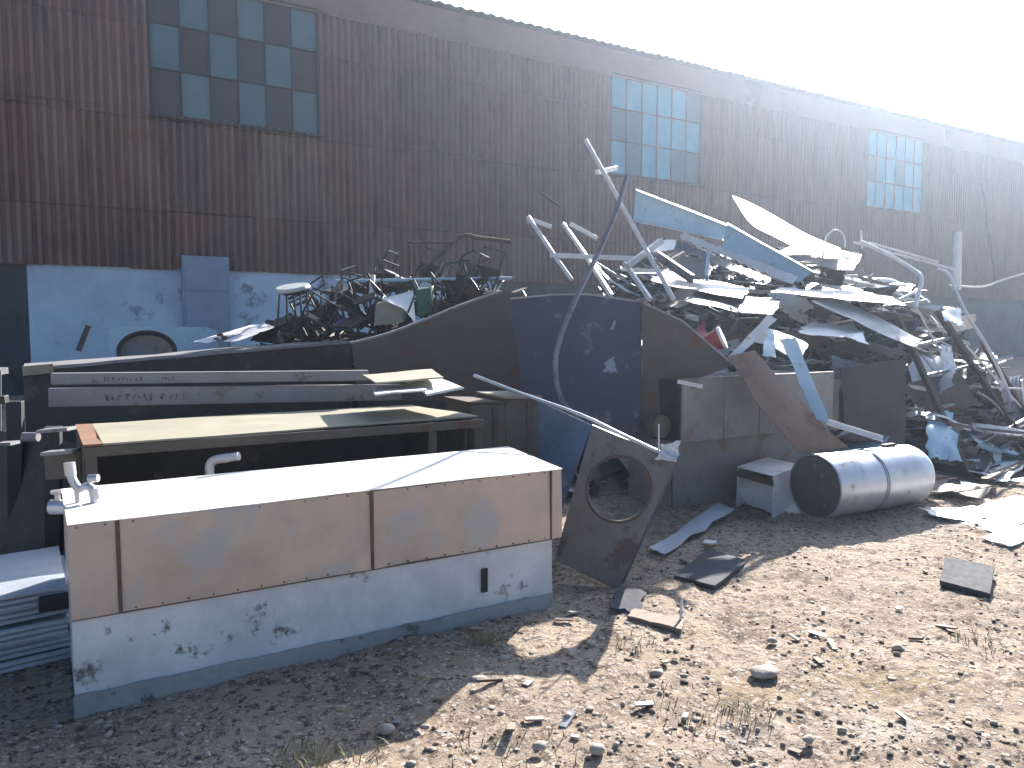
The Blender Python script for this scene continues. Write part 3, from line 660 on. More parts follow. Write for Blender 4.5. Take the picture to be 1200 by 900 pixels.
# ---- rusty curved sheet
mb = MB()
pts = [(D(852,418,6.75),D(884,410,7.0)),(D(868,440,6.7),D(915,446,6.95)),(D(890,476,6.6),D(952,483,6.9)),(D(915,505,6.55),D(975,508,6.85)),(D(938,533,6.6),D(996,524,6.9))]
La = smoothline([p[0] for p in pts],6); Ra = smoothline([p[1] for p in pts],6); N_ = len(La); W_ = 6; vs = []
for off in (V((0,0,0)), V((.004,.007,-.003))):
    for a_, c_ in zip(La,Ra):
        for k in range(W_+1):
            p = a_.lerp(c_, k/W_); vs.append(p+off+V((0,1,.3))*.02*noise.noise(p*3))
fs = []; O_ = N_*(W_+1)
for i in range(N_-1):
    for k in range(W_):
        a_ = i*(W_+1)+k; q4 = (a_,a_+1,a_+W_+2,a_+W_+1); fs += [q4, tuple(O_+x for x in reversed(q4))]
    for k in (0,W_): a_ = i*(W_+1)+k; fs.append((a_,a_+W_+1,O_+a_+W_+1,O_+a_))
for e_ in (0,(N_-1)*(W_+1)):
    for k in range(W_): fs.append((e_+k,e_+k+1,O_+e_+k+1,O_+e_+k))
mb.add(vs,fs,0,True)
solo('curved_sheet', mb, M['rust_sheet'], 'rust brown sheet curving down to the silver tank', 'sheet metal')

# ---- silver tank
tl, tr = D(955,573,6.42), D(1088,555,7.1); ax = (tr-tl).normalized(); ax.z = 0; ax.normalize()
rT = .268; tl.z = rT; tr = tl + ax*1.22
t = thing('water_tank', 'silver cylindrical tank lying on its side in front of the heap', 'tank', V(((tl+tr)/2).to_tuple()[:2]+(0,)))
mb = MB(); segs = 56; ringz = [0,.012,.02,.3,.32,.34,.7,1.0,1.16,1.2,1.22]; rr_ = [rT-.006,rT,rT,rT,rT+.002,rT,rT-.001,rT,rT,rT-.012,rT-.03]
b_ = ax.cross(UPZ).normalized(); vs = []
for s_,r_ in zip(ringz,rr_):
    for k in range(segs):
        a = 2*math.pi*k/segs; d = .004*noise.noise(V((s_*3,math.cos(a)*2,math.sin(a)*2)))
        vs.append(tl+ax*s_+(b_*math.cos(a)+UPZ*math.sin(a))*(r_+d))
fs = [(i*segs+k,i*segs+(k+1)%segs,(i+1)*segs+(k+1)%segs,(i+1)*segs+k) for i in range(len(ringz)-1) for k in range(segs)]
mb.add(vs,fs,0,True); mb.add([vs[(len(ringz)-1)*segs+k] for k in range(segs)], [list(range(segs))]); part('shell', mb, M['tank'], t)
mb = MB(); mb.tube([tl-ax*.012, tl+ax*.018], rT-.016, 48); part('end_disc', mb, M['tank_end'], t)
mb = MB(); mb.tube([tl+(b_*math.cos(2*math.pi*k/48)+UPZ*math.sin(2*math.pi*k/48))*(rT-.004)-ax*.004 for k in range(48)], .008, 6, closed=True); part('end_rim', mb, M['mid_grey'], t)
mb = MB()
for s_ in (.56,.585): mb.tube([tl+ax*s_+(b_*math.cos(2*math.pi*k/48)+UPZ*math.sin(2*math.pi*k/48))*(rT+.001) for k in range(48)], .004, 5, closed=True)
for a_ in (2.55,): mb.tube([tl+ax*(.03+.0+x*.055)+(b_*math.cos(a_)+UPZ*math.sin(a_))*(rT+.001) for x in range(21)], .0045, 5)
part('weld_seam', mb, M['mid_grey'], t)
mb = MB(); mb.beam(D(1035,523,6.85),D(1047,521,6.9),.05,.03); part('fitting', mb, M['rust_rod'], t)

# ---- white box with a dark front recess
a, b, c = G(863,594), G(905,608), G(938,592)
z = .36
t = thing('white_box', 'small white sheet metal box with broken front, left of the silver tank', 'box', (a+b)/2)
dp = (c-b); P = [a,b,b+dp,a+dp]
P = [V((p.x,p.y,0)) for p in P]
mb = MB()
for i in (1,2,3):
    p,q_ = P[i],P[(i+1)%4]; ins = ((P[0]+P[2])/2-(p+q_)/2).normalized()*.01
    mb.hexa([p,q_,q_+ins,p+ins]+[v+UPZ*(z-.008) for v in (p,q_,q_+ins,p+ins)])
part('casing', mb, M['white'], t)
mb = MB(); mb.hexa([p+UPZ*(z-.006) for p in P]+[p+UPZ*(z+.006) for p in P]); part('lid', mb, M['white'], t, .004)
fwd = (a-(a+dp)).normalized()
mb = MB(); mb.sheet([P[0]+dp*.15+UPZ*.02,P[1]+dp*.15+UPZ*.02-(b-a)*.06,P[1]+dp*.12+UPZ*(z-.07)-(b-a)*.06,P[0]+dp*.12+UPZ*(z-.07)],8,6,.006,.03,3,8); part('front_panel', mb, M['white'], t)
mb = MB(); p=P[0]+UPZ*(z-.06); q_=P[1]+UPZ*(z-.06); mb.beam(p,q_,.012,.05); part('front_rail', mb, M['rust_rod'], t)
mb = MB(); mb.prism([G(918,600),G(944,607),G(925,584,.06)], V((.004,.008,.0))); solo('sheet_scrap', mb, M['white'], 'pale triangular scrap at the foot of the white box beside the tank', 'scrap')

# ================================================================== the scrap heap
def far(d): return d + max(0., d-7.0)*1.1
D_near = D
def D(px, py, d): return D_near(px, py, far(d))
def interp(x, tab):
    if x <= tab[0][0]: return tab[0][1]
    for (a,b),(c,d) in zip(tab[:-1],tab[1:]):
        if x <= c: return b+(d-b)*(x-a)/(c-a)
    return tab[-1][1]
def heapz(X, Z):
    h = interp(X, [(-.3,.3),(.6,1.5),(1.5,2.35),(2.6,2.5),(3.6,2.35),(4.5,2.1),(5.2,1.6),(5.8,.75),(6.4,0)])
    zr = 9.3 + .12*X; d = (Z-zr)
    k = max(0, 1-(abs(d)/(2.4 if d < 0 else 2.6))**1.6)
    
    return h*k
def push(p):
    Z = (p-CAM).dot(FH); return CAM + (p-CAM)*(far(Z)/Z)
mb = MB(); nX, nZ = 60, 44; vs = []
for j in range(nZ+1):
    for i in range(nX+1):
        X = -.4+6.9*i/nX; Z = 6.9+5.6*j/nZ; h = heapz(X,Z)-.12; p = XZ(X,Z); h += .16*noise.noise(p*2.2)+.10*noise.noise(p*6) if h > 0 else 0
        vs.append(push(XZ(X,Z,h)))
mb.add(vs, [(j*(nX+1)+i,j*(nX+1)+i+1,(j+1)*(nX+1)+i+1,(j+1)*(nX+1)+i) for j in range(nZ) for i in range(nX)])
def surf(X, Z, lift=.0):
    return push(XZ(X, Z, max(0,heapz(X,Z)) + lift))
def rrot(): return Matrix.Rotation(R.uniform(0,6.28),3,'Z') @ Matrix.Rotation(R.gauss(0,.5),3,'X') @ Matrix.Rotation(R.gauss(0,.45),3,'Y')
cols = ['dark_steel','mid_grey','dark_brown','rust_rod','white','grey_paint','dark_blue']
for k in range(3400):                                # uncountable shredded fragments over the mound
    X = R.uniform(-.1,6.2); Z = R.uniform(7.0,10.6)
    if heapz(X,Z) < .08: continue
    c = surf(X,Z,R.uniform(-.12,.04)); m_ = rrot(); kind = R.random(); mi = R.choices(range(7),[5,4,3,2,2.2,2,3])[0]
    if kind < .45:
        L_, w_ = R.uniform(.1,.35), R.uniform(.05,.2); mb.obox(c,(L_,w_,.006),m_,mi)
    elif kind < .75:
        mb.obox(c,(R.uniform(.15,.6),.02,.02),m_,mi)
    elif kind < .9:
        L_ = R.uniform(.1,.3); a = m_ @ V((L_,0,0)); b_ = m_ @ V((0,L_*.6,R.uniform(-.05,.05))); o = V((0,0,.006)); mb.add([c,c+a,c+a*.7+b_,c+b_*.8,c+o,c+a+o,c+a*.7+b_+o,c+b_*.8+o],[(0,1,2,3),(7,6,5,4),(0,4,5,1),(1,5,6,2),(2,6,7,3),(3,7,4,0)],mi)
    else:
        mb.tube(smoothline([c+m_@V((R.uniform(-.25,.25),R.uniform(-.25,.25),R.uniform(-.1,.1))) for _ in range(4)],3),.007,5,mi)
struct('scrap_fragments', mb, [M[c] for c in cols], 'stuff')

def bar(name, m_, label, pa, pb, w=.04, h=.04, kind='beam', cat='bar', group=None, up=UPZ):
    mb = MB(); p, q_ = D(*pa), D(*pb)
    if kind == 'beam': mb.beam(p,q_,w,h,up)
    elif kind == 'tube': mb.tube([p,q_],w/2,10)
    elif kind == 'angle': mb.angle(p,q_,w,.007,up)
    elif kind == 'chan': mb.chan(p,q_,w,h,.006,up)
    return solo(name, mb, M[m_], label, cat, group)
def pipe(name, m_, label, pts, r, cat='pipe', n=5, group=None):
    mb = MB(); mb.tube(smoothline([D(*p) for p in pts],n), r, 8); return solo(name, mb, M[m_], label, cat, group)
def pane(name, m_, label, c, seed=1, warp=.03, th=.005, nu=12, nv=8, corr=None, jag=.012, sag=0, cat='sheet metal', group=None, wsc=2.5):
    mb = MB(); mb.sheet([D(*p) for p in c], nu, nv, th, warp, seed, wsc, corr, jag, sag); return solo(name, mb, M[m_], label, cat, group)

# white tube frame standing up out of the heap
t = thing('tube_frame', 'white square tube rack frame standing up crooked on the left end of the heap', 'frame', XZ(1.0,8.2))
for a,b in (((686,164,8.1),(757,292,7.8)),((757,292,7.8),(790,352,7.6)),((619,254,8.3),(650,300,8.1)),((650,300,8.1),(670,328,8.0)),((660,262,8.6),(690,305,8.25)),((690,305,8.2),(716,346,7.9)),((732,308,7.95),(762,351,7.6))):
    mb = MB(); mb.beam(D(*a),D(*b),.045,.045,V((.3,.2,1))); part('upright', mb, M['white_tube'], t, .004)
for a,b in (((645,299,8.12),(744,303,7.9)),((619,256,8.32),(646,266,8.3)),((668,262,8.62),(700,280,8.6)),((700,202,8.05),(722,197,8.3))):
    mb = MB(); mb.beam(D(*a),D(*b),.05,.055,UPZ); part('crossbar', mb, M['white_tube'], t, .004)
mb = MB(); c = D(620,258,8.32); mb.tube([c-RT*.03,c+RT*.03],.05,10); part('foot', mb, M['white_tube'], t)
pipe('iron_rod','rust_rod','short dark rod poking out left of the white tube frame',((634,226,8.9),(656,242,8.7)),.018,'rod')
bar('white_bracket','white','white bent bracket joining the white frame to the pale blue beam',(735,312,7.8),(775,282,7.9),.07,.06,cat='bracket')
pane('bent_flap','white','small white flap under the upper pale blue beam',((765,296,7.9),(790,292,8.0),(792,281,8.1),(770,282,8.1)),3,.02)
bar('zinc_channel','mid_grey','short zinc channel sloping down below the white bracket',(770,303,7.8),(812,332,7.5),.09,.04,'chan','steel channel')
bar('zinc_channel','pale_blue','short pale blue upright stub under the big beam',(833,297,8.2),(830,330,8.0),.09,.04,'chan','steel channel')
pane('box_sheet','grey_paint','grey square panel between the zinc channel and the pale blue stub',((795,300,8.2),(828,303,8.2),(826,328,8.1),(800,325,8.1)),5,.015)

# pale blue folded beams on the crest
t = thing('folded_beam', 'wide pale blue folded steel beam sloping down from the crest, behind the white tube frame', 'beam', surf(2.0,8.9))
a,b,c_,d_ = D(742,258,8.5),D(846,280,8.3),D(858,266,8.3),D(745,222,8.5)
mb = MB(); mb.sheet([a,b,c_,d_],16,8,.006,.012,3); part('web', mb, M['pale_blue'], t)
mb = MB(); mb.sheet([d_-FH*.10-UPZ*.03,c_-FH*.10-UPZ*.03,c_+UPZ*.012,d_+UPZ*.012],16,3,.006,.004,4); part('flange', mb, M['white'], t)  # lip tilted and coloured white to stand for the beam's sunlit edge
mb = MB(); mb.sheet([a,b,b-FH*.12-UPZ*.035,a-FH*.12-UPZ*.035],16,3,.006,.006,5); part('flange', mb, M['white'], t)
t = thing('folded_beam', 'second pale blue folded beam continuing lower to the right over the heap', 'beam', surf(3.0,8.6))
a,b,c_,d_ = D(846,291,8.15),D(936,331,7.85),D(952,318,7.85),D(852,262,8.2)
mb = MB(); mb.sheet([a,b,c_,d_],16,8,.006,.015,13); part('web', mb, M['pale_blue'], t)
mb = MB(); mb.sheet([d_-FH*.08-UPZ*.024,c_-FH*.08-UPZ*.024,c_+UPZ*.012,d_+UPZ*.012],16,3,.006,.004,4); part('flange', mb, M['white'], t)  # sunlit edge again put in as a white tilted lip
pane('ribbed_sheet','white','narrow white ribbed sheet lying under the pale blue beams',((795,278,8.3),(930,334,7.75),(934,324,7.8),(800,272,8.3)),8,.01,.004,10,4,corr=(12,.008),cat='corrugated sheet')
pane('ribbed_sheet','mid_grey','grey ribbed sheet showing just below the white ribbed one',((790,290,8.25),(900,333,7.8),(905,326,7.9),(795,282,8.3)),9,.01,.004,10,4,corr=(12,.008),cat='corrugated sheet')

# white curved roofing sheets on the top
mb = MB(); bl = [D(*p) for p in ((858,229,9.3),(880,238,9.25),(910,254,9.15),(945,274,9.05),(985,291,9.0))]; tl_ = [D(*p) for p in ((862,236,9.0),(880,262,8.75),(905,276,8.7),(940,292,8.65),(985,297,8.7))]
B_ = smoothline(bl,6); T_ = smoothline(tl_,6); N_=len(B_)
for off in (0,): 
    vs = B_+T_+[p+V((0,.002,-.006)) for p in B_]+[p+V((0,.002,-.006)) for p in T_]; fs=[]
    for i in range(N_-1): fs += [(i,i+1,N_+i+1,N_+i),(2*N_+i,3*N_+i,3*N_+i+1,2*N_+i+1),(i,2*N_+i,2*N_+i+1,i+1),(N_+i,N_+i+1,3*N_+i+1,3*N_+i)]
    mb.add(vs,fs,0,True)
solo('curved_sheet', mb, M['white'], 'bright white curved roofing sheet at the top of the heap with a pointed end', 'roofing sheet')
pane('white_sheet','white','bright white flat sheet in the middle of the heap, below the curved roofing sheet',((936,349,8.1),(1055,354,8.2),(1000,336,8.9),(948,331,8.9)),4,.02)
pane('white_sheet','white','second flat white sheet with a ragged tail, sticking out to the right under the first',((905,341,8.0),(1062,358,8.1),(1040,346,8.5),(915,336,8.4)),14,.02,jag=.02)
pane('white_sheet','white','torn white sheet lit by the sun low in the heap above the pale blue strip',((936,388,7.7),(1016,401,7.7),(1002,379,8.2),(948,378,8.2)),24,.05,jag=.04)
pane('grey_sheet','mid_grey','long grey sheet sloping down to the right below the bright flat sheets',((950,352,8.0),(1072,408,7.8),(1080,398,7.9),(985,350,8.2)),6,.02)
pane('grey_sheet','grey_paint','broad grey sheet with a dent in the upper middle of the heap',((905,300,8.6),(1000,318,8.6),(1010,298,9.1),(930,285,9.1)),16,.06)
pane('grey_sheet','mid_grey','dull grey sheet lying under the dark hopper top',((762,330,7.9),(870,350,7.7),(880,338,8.2),(780,318,8.3)),26,.03)
pane('grey_sheet','dark_blue','dark blue grey sheet lying flat in the shadow behind the red bucket',((800,352,7.6),(905,372,7.5),(915,352,8.0),(820,340,8.0)),36,.03)
pane('grey_sheet','grey_paint','crumpled grey plate between the torn white sheet and the rusty curved sheet',((880,395,7.3),(940,420,7.3),(948,402,7.6),(895,382,7.6)),46,.06)
pane('grey_sheet','mid_grey','tall grey sheet with shadow standing behind the white angle bar',((975,420,7.9),(1040,430,7.9),(1042,505,7.6),(980,500,7.6)),56,.05)
pane('brown_sheet','dark_brown','brown steel sheet standing behind the silver tank',((985,430,7.8),(1062,420,7.9),(1060,520,7.5),(990,515,7.5)),66,.04)
pane('brown_sheet','rust_sheet','reddish brown plate sticking up beside the locker row',((940,450,7.5),(985,445,7.6),(982,505,7.3),(945,498,7.3)),76,.03)
# pale strips and shards
pane('pale_strip','pale_blue','long pale blue strip hanging down the front of the heap beside the rusty sheet',((914,398,7.2),(932,396,7.25),(972,495,6.85),(956,492,6.85)),3,.012,nu=4,nv=14)
bar('angle_bar','white','white angle bar lying behind the silver tank',(968,497,6.95),(1033,517,6.85),.05,.05,'angle','angle iron')
pane('white_shard','white','bright white pointed shard leaning beside the red bucket',((848,424,6.9),(862,422,6.95),(910,374,7.15),(900,369,7.15)),7,.01,nu=3,nv=10,cat='shard')
pane('blue_shard','pale_blue','pale blue shard standing just right of the bright white pointed one',((893,418,7.2),(908,420,7.2),(908,385,7.4),(900,384,7.4)),17,.02,cat='shard')
t = thing('bucket', 'red plastic bucket piece with white lip squeezed beside the white shard', 'bucket', D(835,410,7.05))
c = D(836,400,7.05); ax_ = (RT*.75+UPZ*.35-FH*.3).normalized(); mb = MB(); mb.tube([c-ax_*.10,c+ax_*.08],[.07,.10],18); part('body', mb, M['red'], t)
mb = MB(); mb.tube([c+ax_*.07,c+ax_*.095],.108,18); part('lip', mb, M['white'], t)
mb = MB(); mb.sheet([D(818,412,7.0),D(832,412,7.0),D(826,374,7.15),D(816,382,7.15)],5,6,.004,.03,4,8,jag=.012); solo('red_rag', mb, M['red'], 'torn red plastic scrap standing left of the red bucket', 'plastic scrap')
# hoop, white pipes on the right crest
pipe('wire_hoop','white_tube','small white wire hoop standing on the crest right of the curved roofing sheet',((967,290,9.0),(968,278,9.0),(976,270,9.0),(985,271,9.0),(990,280,9.0),(990,290,9.0)),.012,'hoop')
pipe('bent_tube','white_tube','white bent tube dropping over the right shoulder of the heap',((1008,283,8.9),(1040,298,8.8),(1070,316,8.7),(1080,326,8.6),(1076,345,8.5),(1072,362,8.4)),.028,'tube')
bar('white_rail','white','long white rail along the right crest of the heap',(1000,284,9.1),(1120,316,8.9),.07,.03,cat='rail')
bar('white_rail','white','thin white rail just above the long one on the right crest',(1018,284,9.2),(1100,307,9.1),.03,.03,cat='rail')
pipe('bent_post','white_tube','pale bent post running down the right edge of the heap',((1100,315,8.9),(1112,322,8.8),(1122,345,8.7),(1135,372,8.6),(1152,398,8.5),(1170,432,8.4),(1186,470,8.3)),.021,'post')
pipe('slim_post','white_tube','slim pale upright stub on the crest above the bent tube',((1009,270,9.1),(1010,292,9.1)),.014,'post')
mb = MB(); mb.tube([D(1121,340,10.5),D(1122,272,10.5)],.075,14); solo('round_post', mb, M['white'], 'pale round post standing upright behind the right end of the heap', 'post')
mb = MB(); mb.tube(smoothline([D(1112,334,10.4),D(1150,336,10.6),D(1175,328,10.8),D(1215,316,11)],5),.018,6); solo('cable', mb, M['white_tube'], 'pale cable running from the round post to the right edge', 'cable')
# leaning dark rack on the right
t = thing('leaning_rack', 'dark steel ladder rack leaning against the right end of the heap', 'rack', XZ(4.6,7.9))
for a,b in (((1052,372,8.3),(1137,560,7.5)),((1098,365,8.7),(1200,520,8.0)),((1150,400,8.7),(1205,490,8.3))):
    mb = MB(); mb.beam(D(*a),D(*b),.07,.05,V((1,0,.4))); part('rail', mb, M['rust_rod'], t, .004)
for a,b in (((1104,477,7.95),(1152,464,8.35)),((1128,518,7.75),(1200,495,8.2)),((1085,440,8.05),(1140,428,8.45)),((1070,405,8.2),(1118,395,8.6))):
    mb = MB(); mb.beam(D(*a),D(*b),.045,.03); part('rung', mb, M['mid_grey'], t, .003)
pane('torn_panel','white','pale torn panel behind the leaning rack',((1066,460,8.1),(1104,470,8.1),(1115,420,8.4),(1066,405,8.5)),3,.06,jag=.05,cat='panel')
pane('torn_panel','white','narrow pale torn panel between the rails of the leaning rack',((1105,452,8.1),(1122,458,8.1),(1118,408,8.4),(1102,405,8.4)),13,.04,jag=.03,cat='panel')
pane('torn_panel','pale_blue','pale blue grey dented panel at the foot of the leaning rack',((1085,535,7.5),(1124,540,7.5),(1115,480,7.8),(1088,484,7.8)),23,.07,jag=.04,cat='panel')
pane('torn_panel','zinc','bright zinc flap near the top of the bent post',((1105,375,8.6),(1130,382,8.6),(1128,362,8.8),(1108,358,8.8)),33,.06,jag=.04,cat='panel')
pane('torn_panel','zinc','bright ribbed flap at the far right end of the heap',((1172,490,8.3),(1198,492,8.3),(1196,440,8.6),(1174,446,8.6)),43,.02,corr=(5,.02),cat='panel')
# repeated odd rods, sheets and bars strewn over the heap
def strew(n, name, cat, label, group, zone, maker, mats, lift=.08):
    for k in range(n):
        for _ in range(40):
            X = R.uniform(*zone[0]); Z = R.uniform(*zone[1])
            if heapz(X,Z) > .25: break
        mb = MB(); maker(mb, surf(X,Z,R.uniform(0,lift)), rrot()); solo(name, mb, M[R.choice(mats)], label, cat, group)
def mk_rod(mb,c,m_):
    L_ = R.uniform(.4,1.1); mb.tube(smoothline([c+m_@V((-L_/2,0,0)),c+m_@V((-L_*.1,R.uniform(-.06,.06),R.uniform(-.04,.06))),c+m_@V((L_/2,0,R.uniform(-.06,.06)))],4),R.uniform(.009,.018),7)
def mk_bar(mb,c,m_):
    L_ = R.uniform(.4,1.0); mb.angle(c+m_@V((-L_/2,0,0)),c+m_@V((L_/2,0,0)),R.uniform(.03,.06),.005)
def mk_plate(mb,c,m_):
    a,b = R.uniform(.22,.55),R.uniform(.12,.3); mb.sheet([c+m_@V((-a,-b,0)),c+m_@V((a,-b*R.uniform(.5,1),0)),c+m_@V((a*R.uniform(.6,1),b,0)),c+m_@V((-a,b*R.uniform(.6,1),0))],9,6,.005,R.uniform(.02,.07),R.randint(0,99),3,jag=.02)
def mk_strip(mb,c,m_):
    L_, w_ = R.uniform(.5,1.4), R.uniform(.06,.28); a = R.gauss(-.25,.3); d1 = (RT*math.cos(a)+UPZ*math.sin(a)*.8+FH*R.gauss(0,.35)).normalized()
    d2 = (FH+UPZ*R.gauss(.35,.3)+RT*R.gauss(0,.3)); d2 = (d2-d1*d2.dot(d1)).normalized(); p,q_,s_ = c-d1*L_/2, c+d1*L_/2, d2*w_
    mb.sheet([p,q_,q_+s_*R.uniform(.5,1),p+s_],14,5,.004,R.uniform(.015,.05),R.randint(0,999),2.5,jag=R.choice([.004,.02]),sag=R.uniform(-.08,.08))
    e = d2.cross(d1)*R.choice([-1,1])*R.uniform(.02,.06); mb.sheet([p,q_,q_+e,p+e],14,2,.004,.01,3,2.5)
for zn,nm in ((((0.8,2.6),(7.4,9.3)),'left shoulder'),(((2.6,4.2),(7.3,9.4)),'middle'),(((4.2,5.9),(7.6,9.7)),'right end')):
    strew(11,'twisted_rod','rod','thin twisted metal rod strewn over the %s of the scrap heap'%nm,'twisted rods on the %s of the heap'%nm,zn,mk_rod,['mid_grey','rust_rod','white_tube','black_tube'],.2)
    strew(8,'angle_iron','angle iron','short loose angle iron lying on the %s of the scrap heap'%nm,'angle irons on the %s of the heap'%nm,zn,mk_bar,['mid_grey','rust_rod','white','grey_paint'],.15)
    strew(16,'crumpled_plate','sheet metal','small crumpled plate lying on the %s of the scrap heap'%nm,'crumpled plates on the %s of the heap'%nm,zn,mk_plate,['mid_grey','grey_paint','white','dark_blue','dark_brown','pale_blue'],.12)
    strew(18,'folded_strip','sheet metal','long folded strip of thin sheet lying across the %s of the scrap heap'%nm,'folded strips on the %s of the heap'%nm,zn,mk_strip,['white','zinc','mid_grey','grey_paint','white','pale_blue','dark_steel'],.22)

def mk_flat(mb,c,m_):
    L_ = R.uniform(.5,1.3); a = R.choice([R.gauss(-1.0,.15),R.gauss(.15,.2),R.gauss(-.5,.3)]); d1 = RT*math.cos(a)+UPZ*math.sin(a)+FH*R.gauss(0,.3); mb.beam(c-d1*L_/2,c+d1*L_/2,R.uniform(.012,.03),R.uniform(.012,.03),FH)
strew(26,'flat_bar','bar','thin straight bar sticking out of the right end of the scrap heap','straight bars at the right end of the heap',((4.3,6.1),(7.5,9.2)),mk_flat,['white_tube','mid_grey','zinc','rust_rod','white_tube'],.3)
strew(14,'flat_bar','bar','thin straight bar lying across the middle of the scrap heap','straight bars in the middle of the heap',((2.2,4.3),(7.5,9.2)),mk_flat,['white_tube','mid_grey','zinc','rust_rod'],.2)
# ================================================================== scrap furniture behind the container
D = D_near
def lowz(X,Z): return 1.35 + .12*noise.noise(V((X*2,Z*2,3)))
mb = MB()
for k in range(1100):
    X = R.uniform(-3.0,.2); Z = R.uniform(9.2,10.6); zt = 1.7 + .42*math.exp(-((X+.5)/1.0)**2)
    c = XZ(X,Z,R.uniform(.1,zt)); m_ = rrot(); kind = R.random(); mi = R.choices(range(3),[5,3,2])[0]
    if kind < .5: mb.obox(c,(R.uniform(.2,.6),.022,.022),m_,mi)
    else: mb.obox(c,(R.uniform(.15,.45),R.uniform(.1,.3),.012),m_,mi)
struct('scrap_underlay', mb, [M['black_tube'],M['dark_steel'],M['rust_rod']], 'stuff')
def chair(c, rot, s=1.):
    t = thing('chair_frame', 'black tubular chair frame tangled in the low scrap behind the dark container', 'chair', c, 'black chair frames behind the container'); q_ = lambda x,y,z: c + rot @ (V((x,y,z))*s)
    for sx in (-.2,.2):
        mb = MB(); mb.tube(smoothline([q_(sx,-.22,-.4),q_(sx,-.2,0),q_(sx,.18,.0),q_(sx,.24,.38)],4),.012,6); part('side_tube', mb, M['black_tube'], t)
        mb = MB(); mb.tube([q_(sx,.2,-.4),q_(sx,.12,0)],.017,6); part('leg', mb, M['black_tube'], t)
    mb = MB(); mb.hexa([q_(x,y,z) for z in (-.015,.02) for x,y in ((-.2,-.2),(.2,-.2),(.2,.18),(-.2,.18))]); part('seat', mb, M['black_tube'], t)
    mb = MB(); mb.tube([q_(-.2,.24,.36),q_(.2,.24,.36)],.012,6); part('back_rail', mb, M['black_tube'], t)
    mb = MB(); mb.tube([q_(-.2,-.19,0),q_(.2,-.19,0)],.012,6); part('seat_rail', mb, M['black_tube'], t)
for k,(px,py,d) in enumerate(((385,368,9.3),(410,352,9.6),(425,338,10),(452,330,10.2),(475,340,10.0),(372,376,9.2),(440,360,9.4),(520,322,10.2),(548,318,10.3),(575,320,10.3),(398,340,10.3),(500,345,9.6),(535,340,9.8),(368,352,9.9),(392,345,9.6),(428,350,9.4),(448,338,9.9),(462,322,10.5),(505,318,10.5),(530,330,10.1),(560,330,10.1),(412,378,9.1),(360,372,9.5))):
    chair(D(px,py,d), rrot() @ Matrix.Rotation(R.uniform(-.5,.5),3,'X'), R.uniform(.6,.85))
t = thing('stool', 'round stool with pale tilted seat on spindly dark legs at the left of the scrap', 'stool', D(345,380,9.2))
c = D(343,338,9.2); up_ = (UPZ-FH*.25+RT*-.1).normalized(); mb = MB(); mb.tube([c-up_*.02,c+up_*.0,c+up_*.03],[.19,.205,.19],28); part('seat', mb, M['ceramic'], t)
mb = MB(); mb.tube([c-up_*.06,c-up_*.021],[.12,.17],20); part('seat_pan', mb, M['black_tube'], t)
for dx in (-.16,-.08,.0,.08,.16):
    mb = MB(); mb.tube([c+RT*dx-up_*.04, c+RT*dx*1.3-UPZ*.42+FH*R.uniform(-.15,.15)],.012,6); part('leg', mb, M['black_tube'], t)
t = thing('litter_bin', 'cream flap front litter bin with green lid lying in the low scrap', 'bin', D(475,370,8.9))
a,b,c_,d_ = D(438,382,8.9),D(472,378,8.8),D(472,350,8.95),D(440,356,9.05)
bk = V((.22,.38,.05)); mb = MB(); mb.hexa([a,b,b+bk,a+bk,d_,c_,c_+bk,d_+bk]); part('body', mb, M['cream'], t, .01)
mb = MB(); mb.sheet([D(447,350,8.9),D(474,362,8.7),D(487,378,8.7),D(484,340,9.1)],6,6,.01,.01,3); part('flap', mb, M['white'], t)
mb = MB(); mb.tube([D(478,366,8.72),D(486,346,8.9)],.012,6); part('flap_bar', mb, M['black_tube'], t)
a,b = D(489,372,9.0),D(507,366,9.05); mb = MB(); mb.hexa([a,b,b+bk,a+bk,D(487,340,9.1),D(505,337,9.15),D(505,337,9.15)+bk,D(487,340,9.1)+bk]); part('lid', mb, M['green'], t, .01)
pane('blue_tub','blue','blue plastic tub scrap under the black chair frames',((392,386,9.0),(422,382,9.0),(418,372,9.3),(396,374,9.3)),4,.03,cat='tub')
bar('long_rail','pale_blue','long pale blue rail lying across the top of the low scrap',(394,330,9.8),(600,326,10.2),.05,.05,'tube','rail')
bar('white_post','white','short white post standing among the black chair frames',(435,352,9.7),(437,322,9.7),.09,.05,'beam','post')
pipe('bent_conduit','rust_rod','brown bent pipe frame rising over the low scrap before the wall',((492,318,10.4),(508,306,10.4),(540,277,10.4),(562,279,10.4),(598,283,10.5)),.028,'pipe',n=4)
pipe('bent_conduit','rust_rod','thin brown square frame behind the bent pipe frame',((480,322,10.8),(480,285,10.8),(481,284,10.8),(538,284,10.8)),.014,'pipe',n=3)
pane('narrow_sheet','white','long white slat lying on the container top towards the stool',((228,400,8.1),(242,402,8.0),(312,381,9.0),(300,379,9.2)),4,.004,cat='sheet metal')
pane('narrow_sheet','white','second white slat leaning just right of the first on the container top',((262,400,8.1),(276,400,8.0),(322,383,8.8),(310,379,9.0)),14,.004,cat='sheet metal')
pipe('black_spout','black_tube','short black stick leaning at the base of the white wall',((92,411,9.5),(104,382,9.6)),.035,'stick')
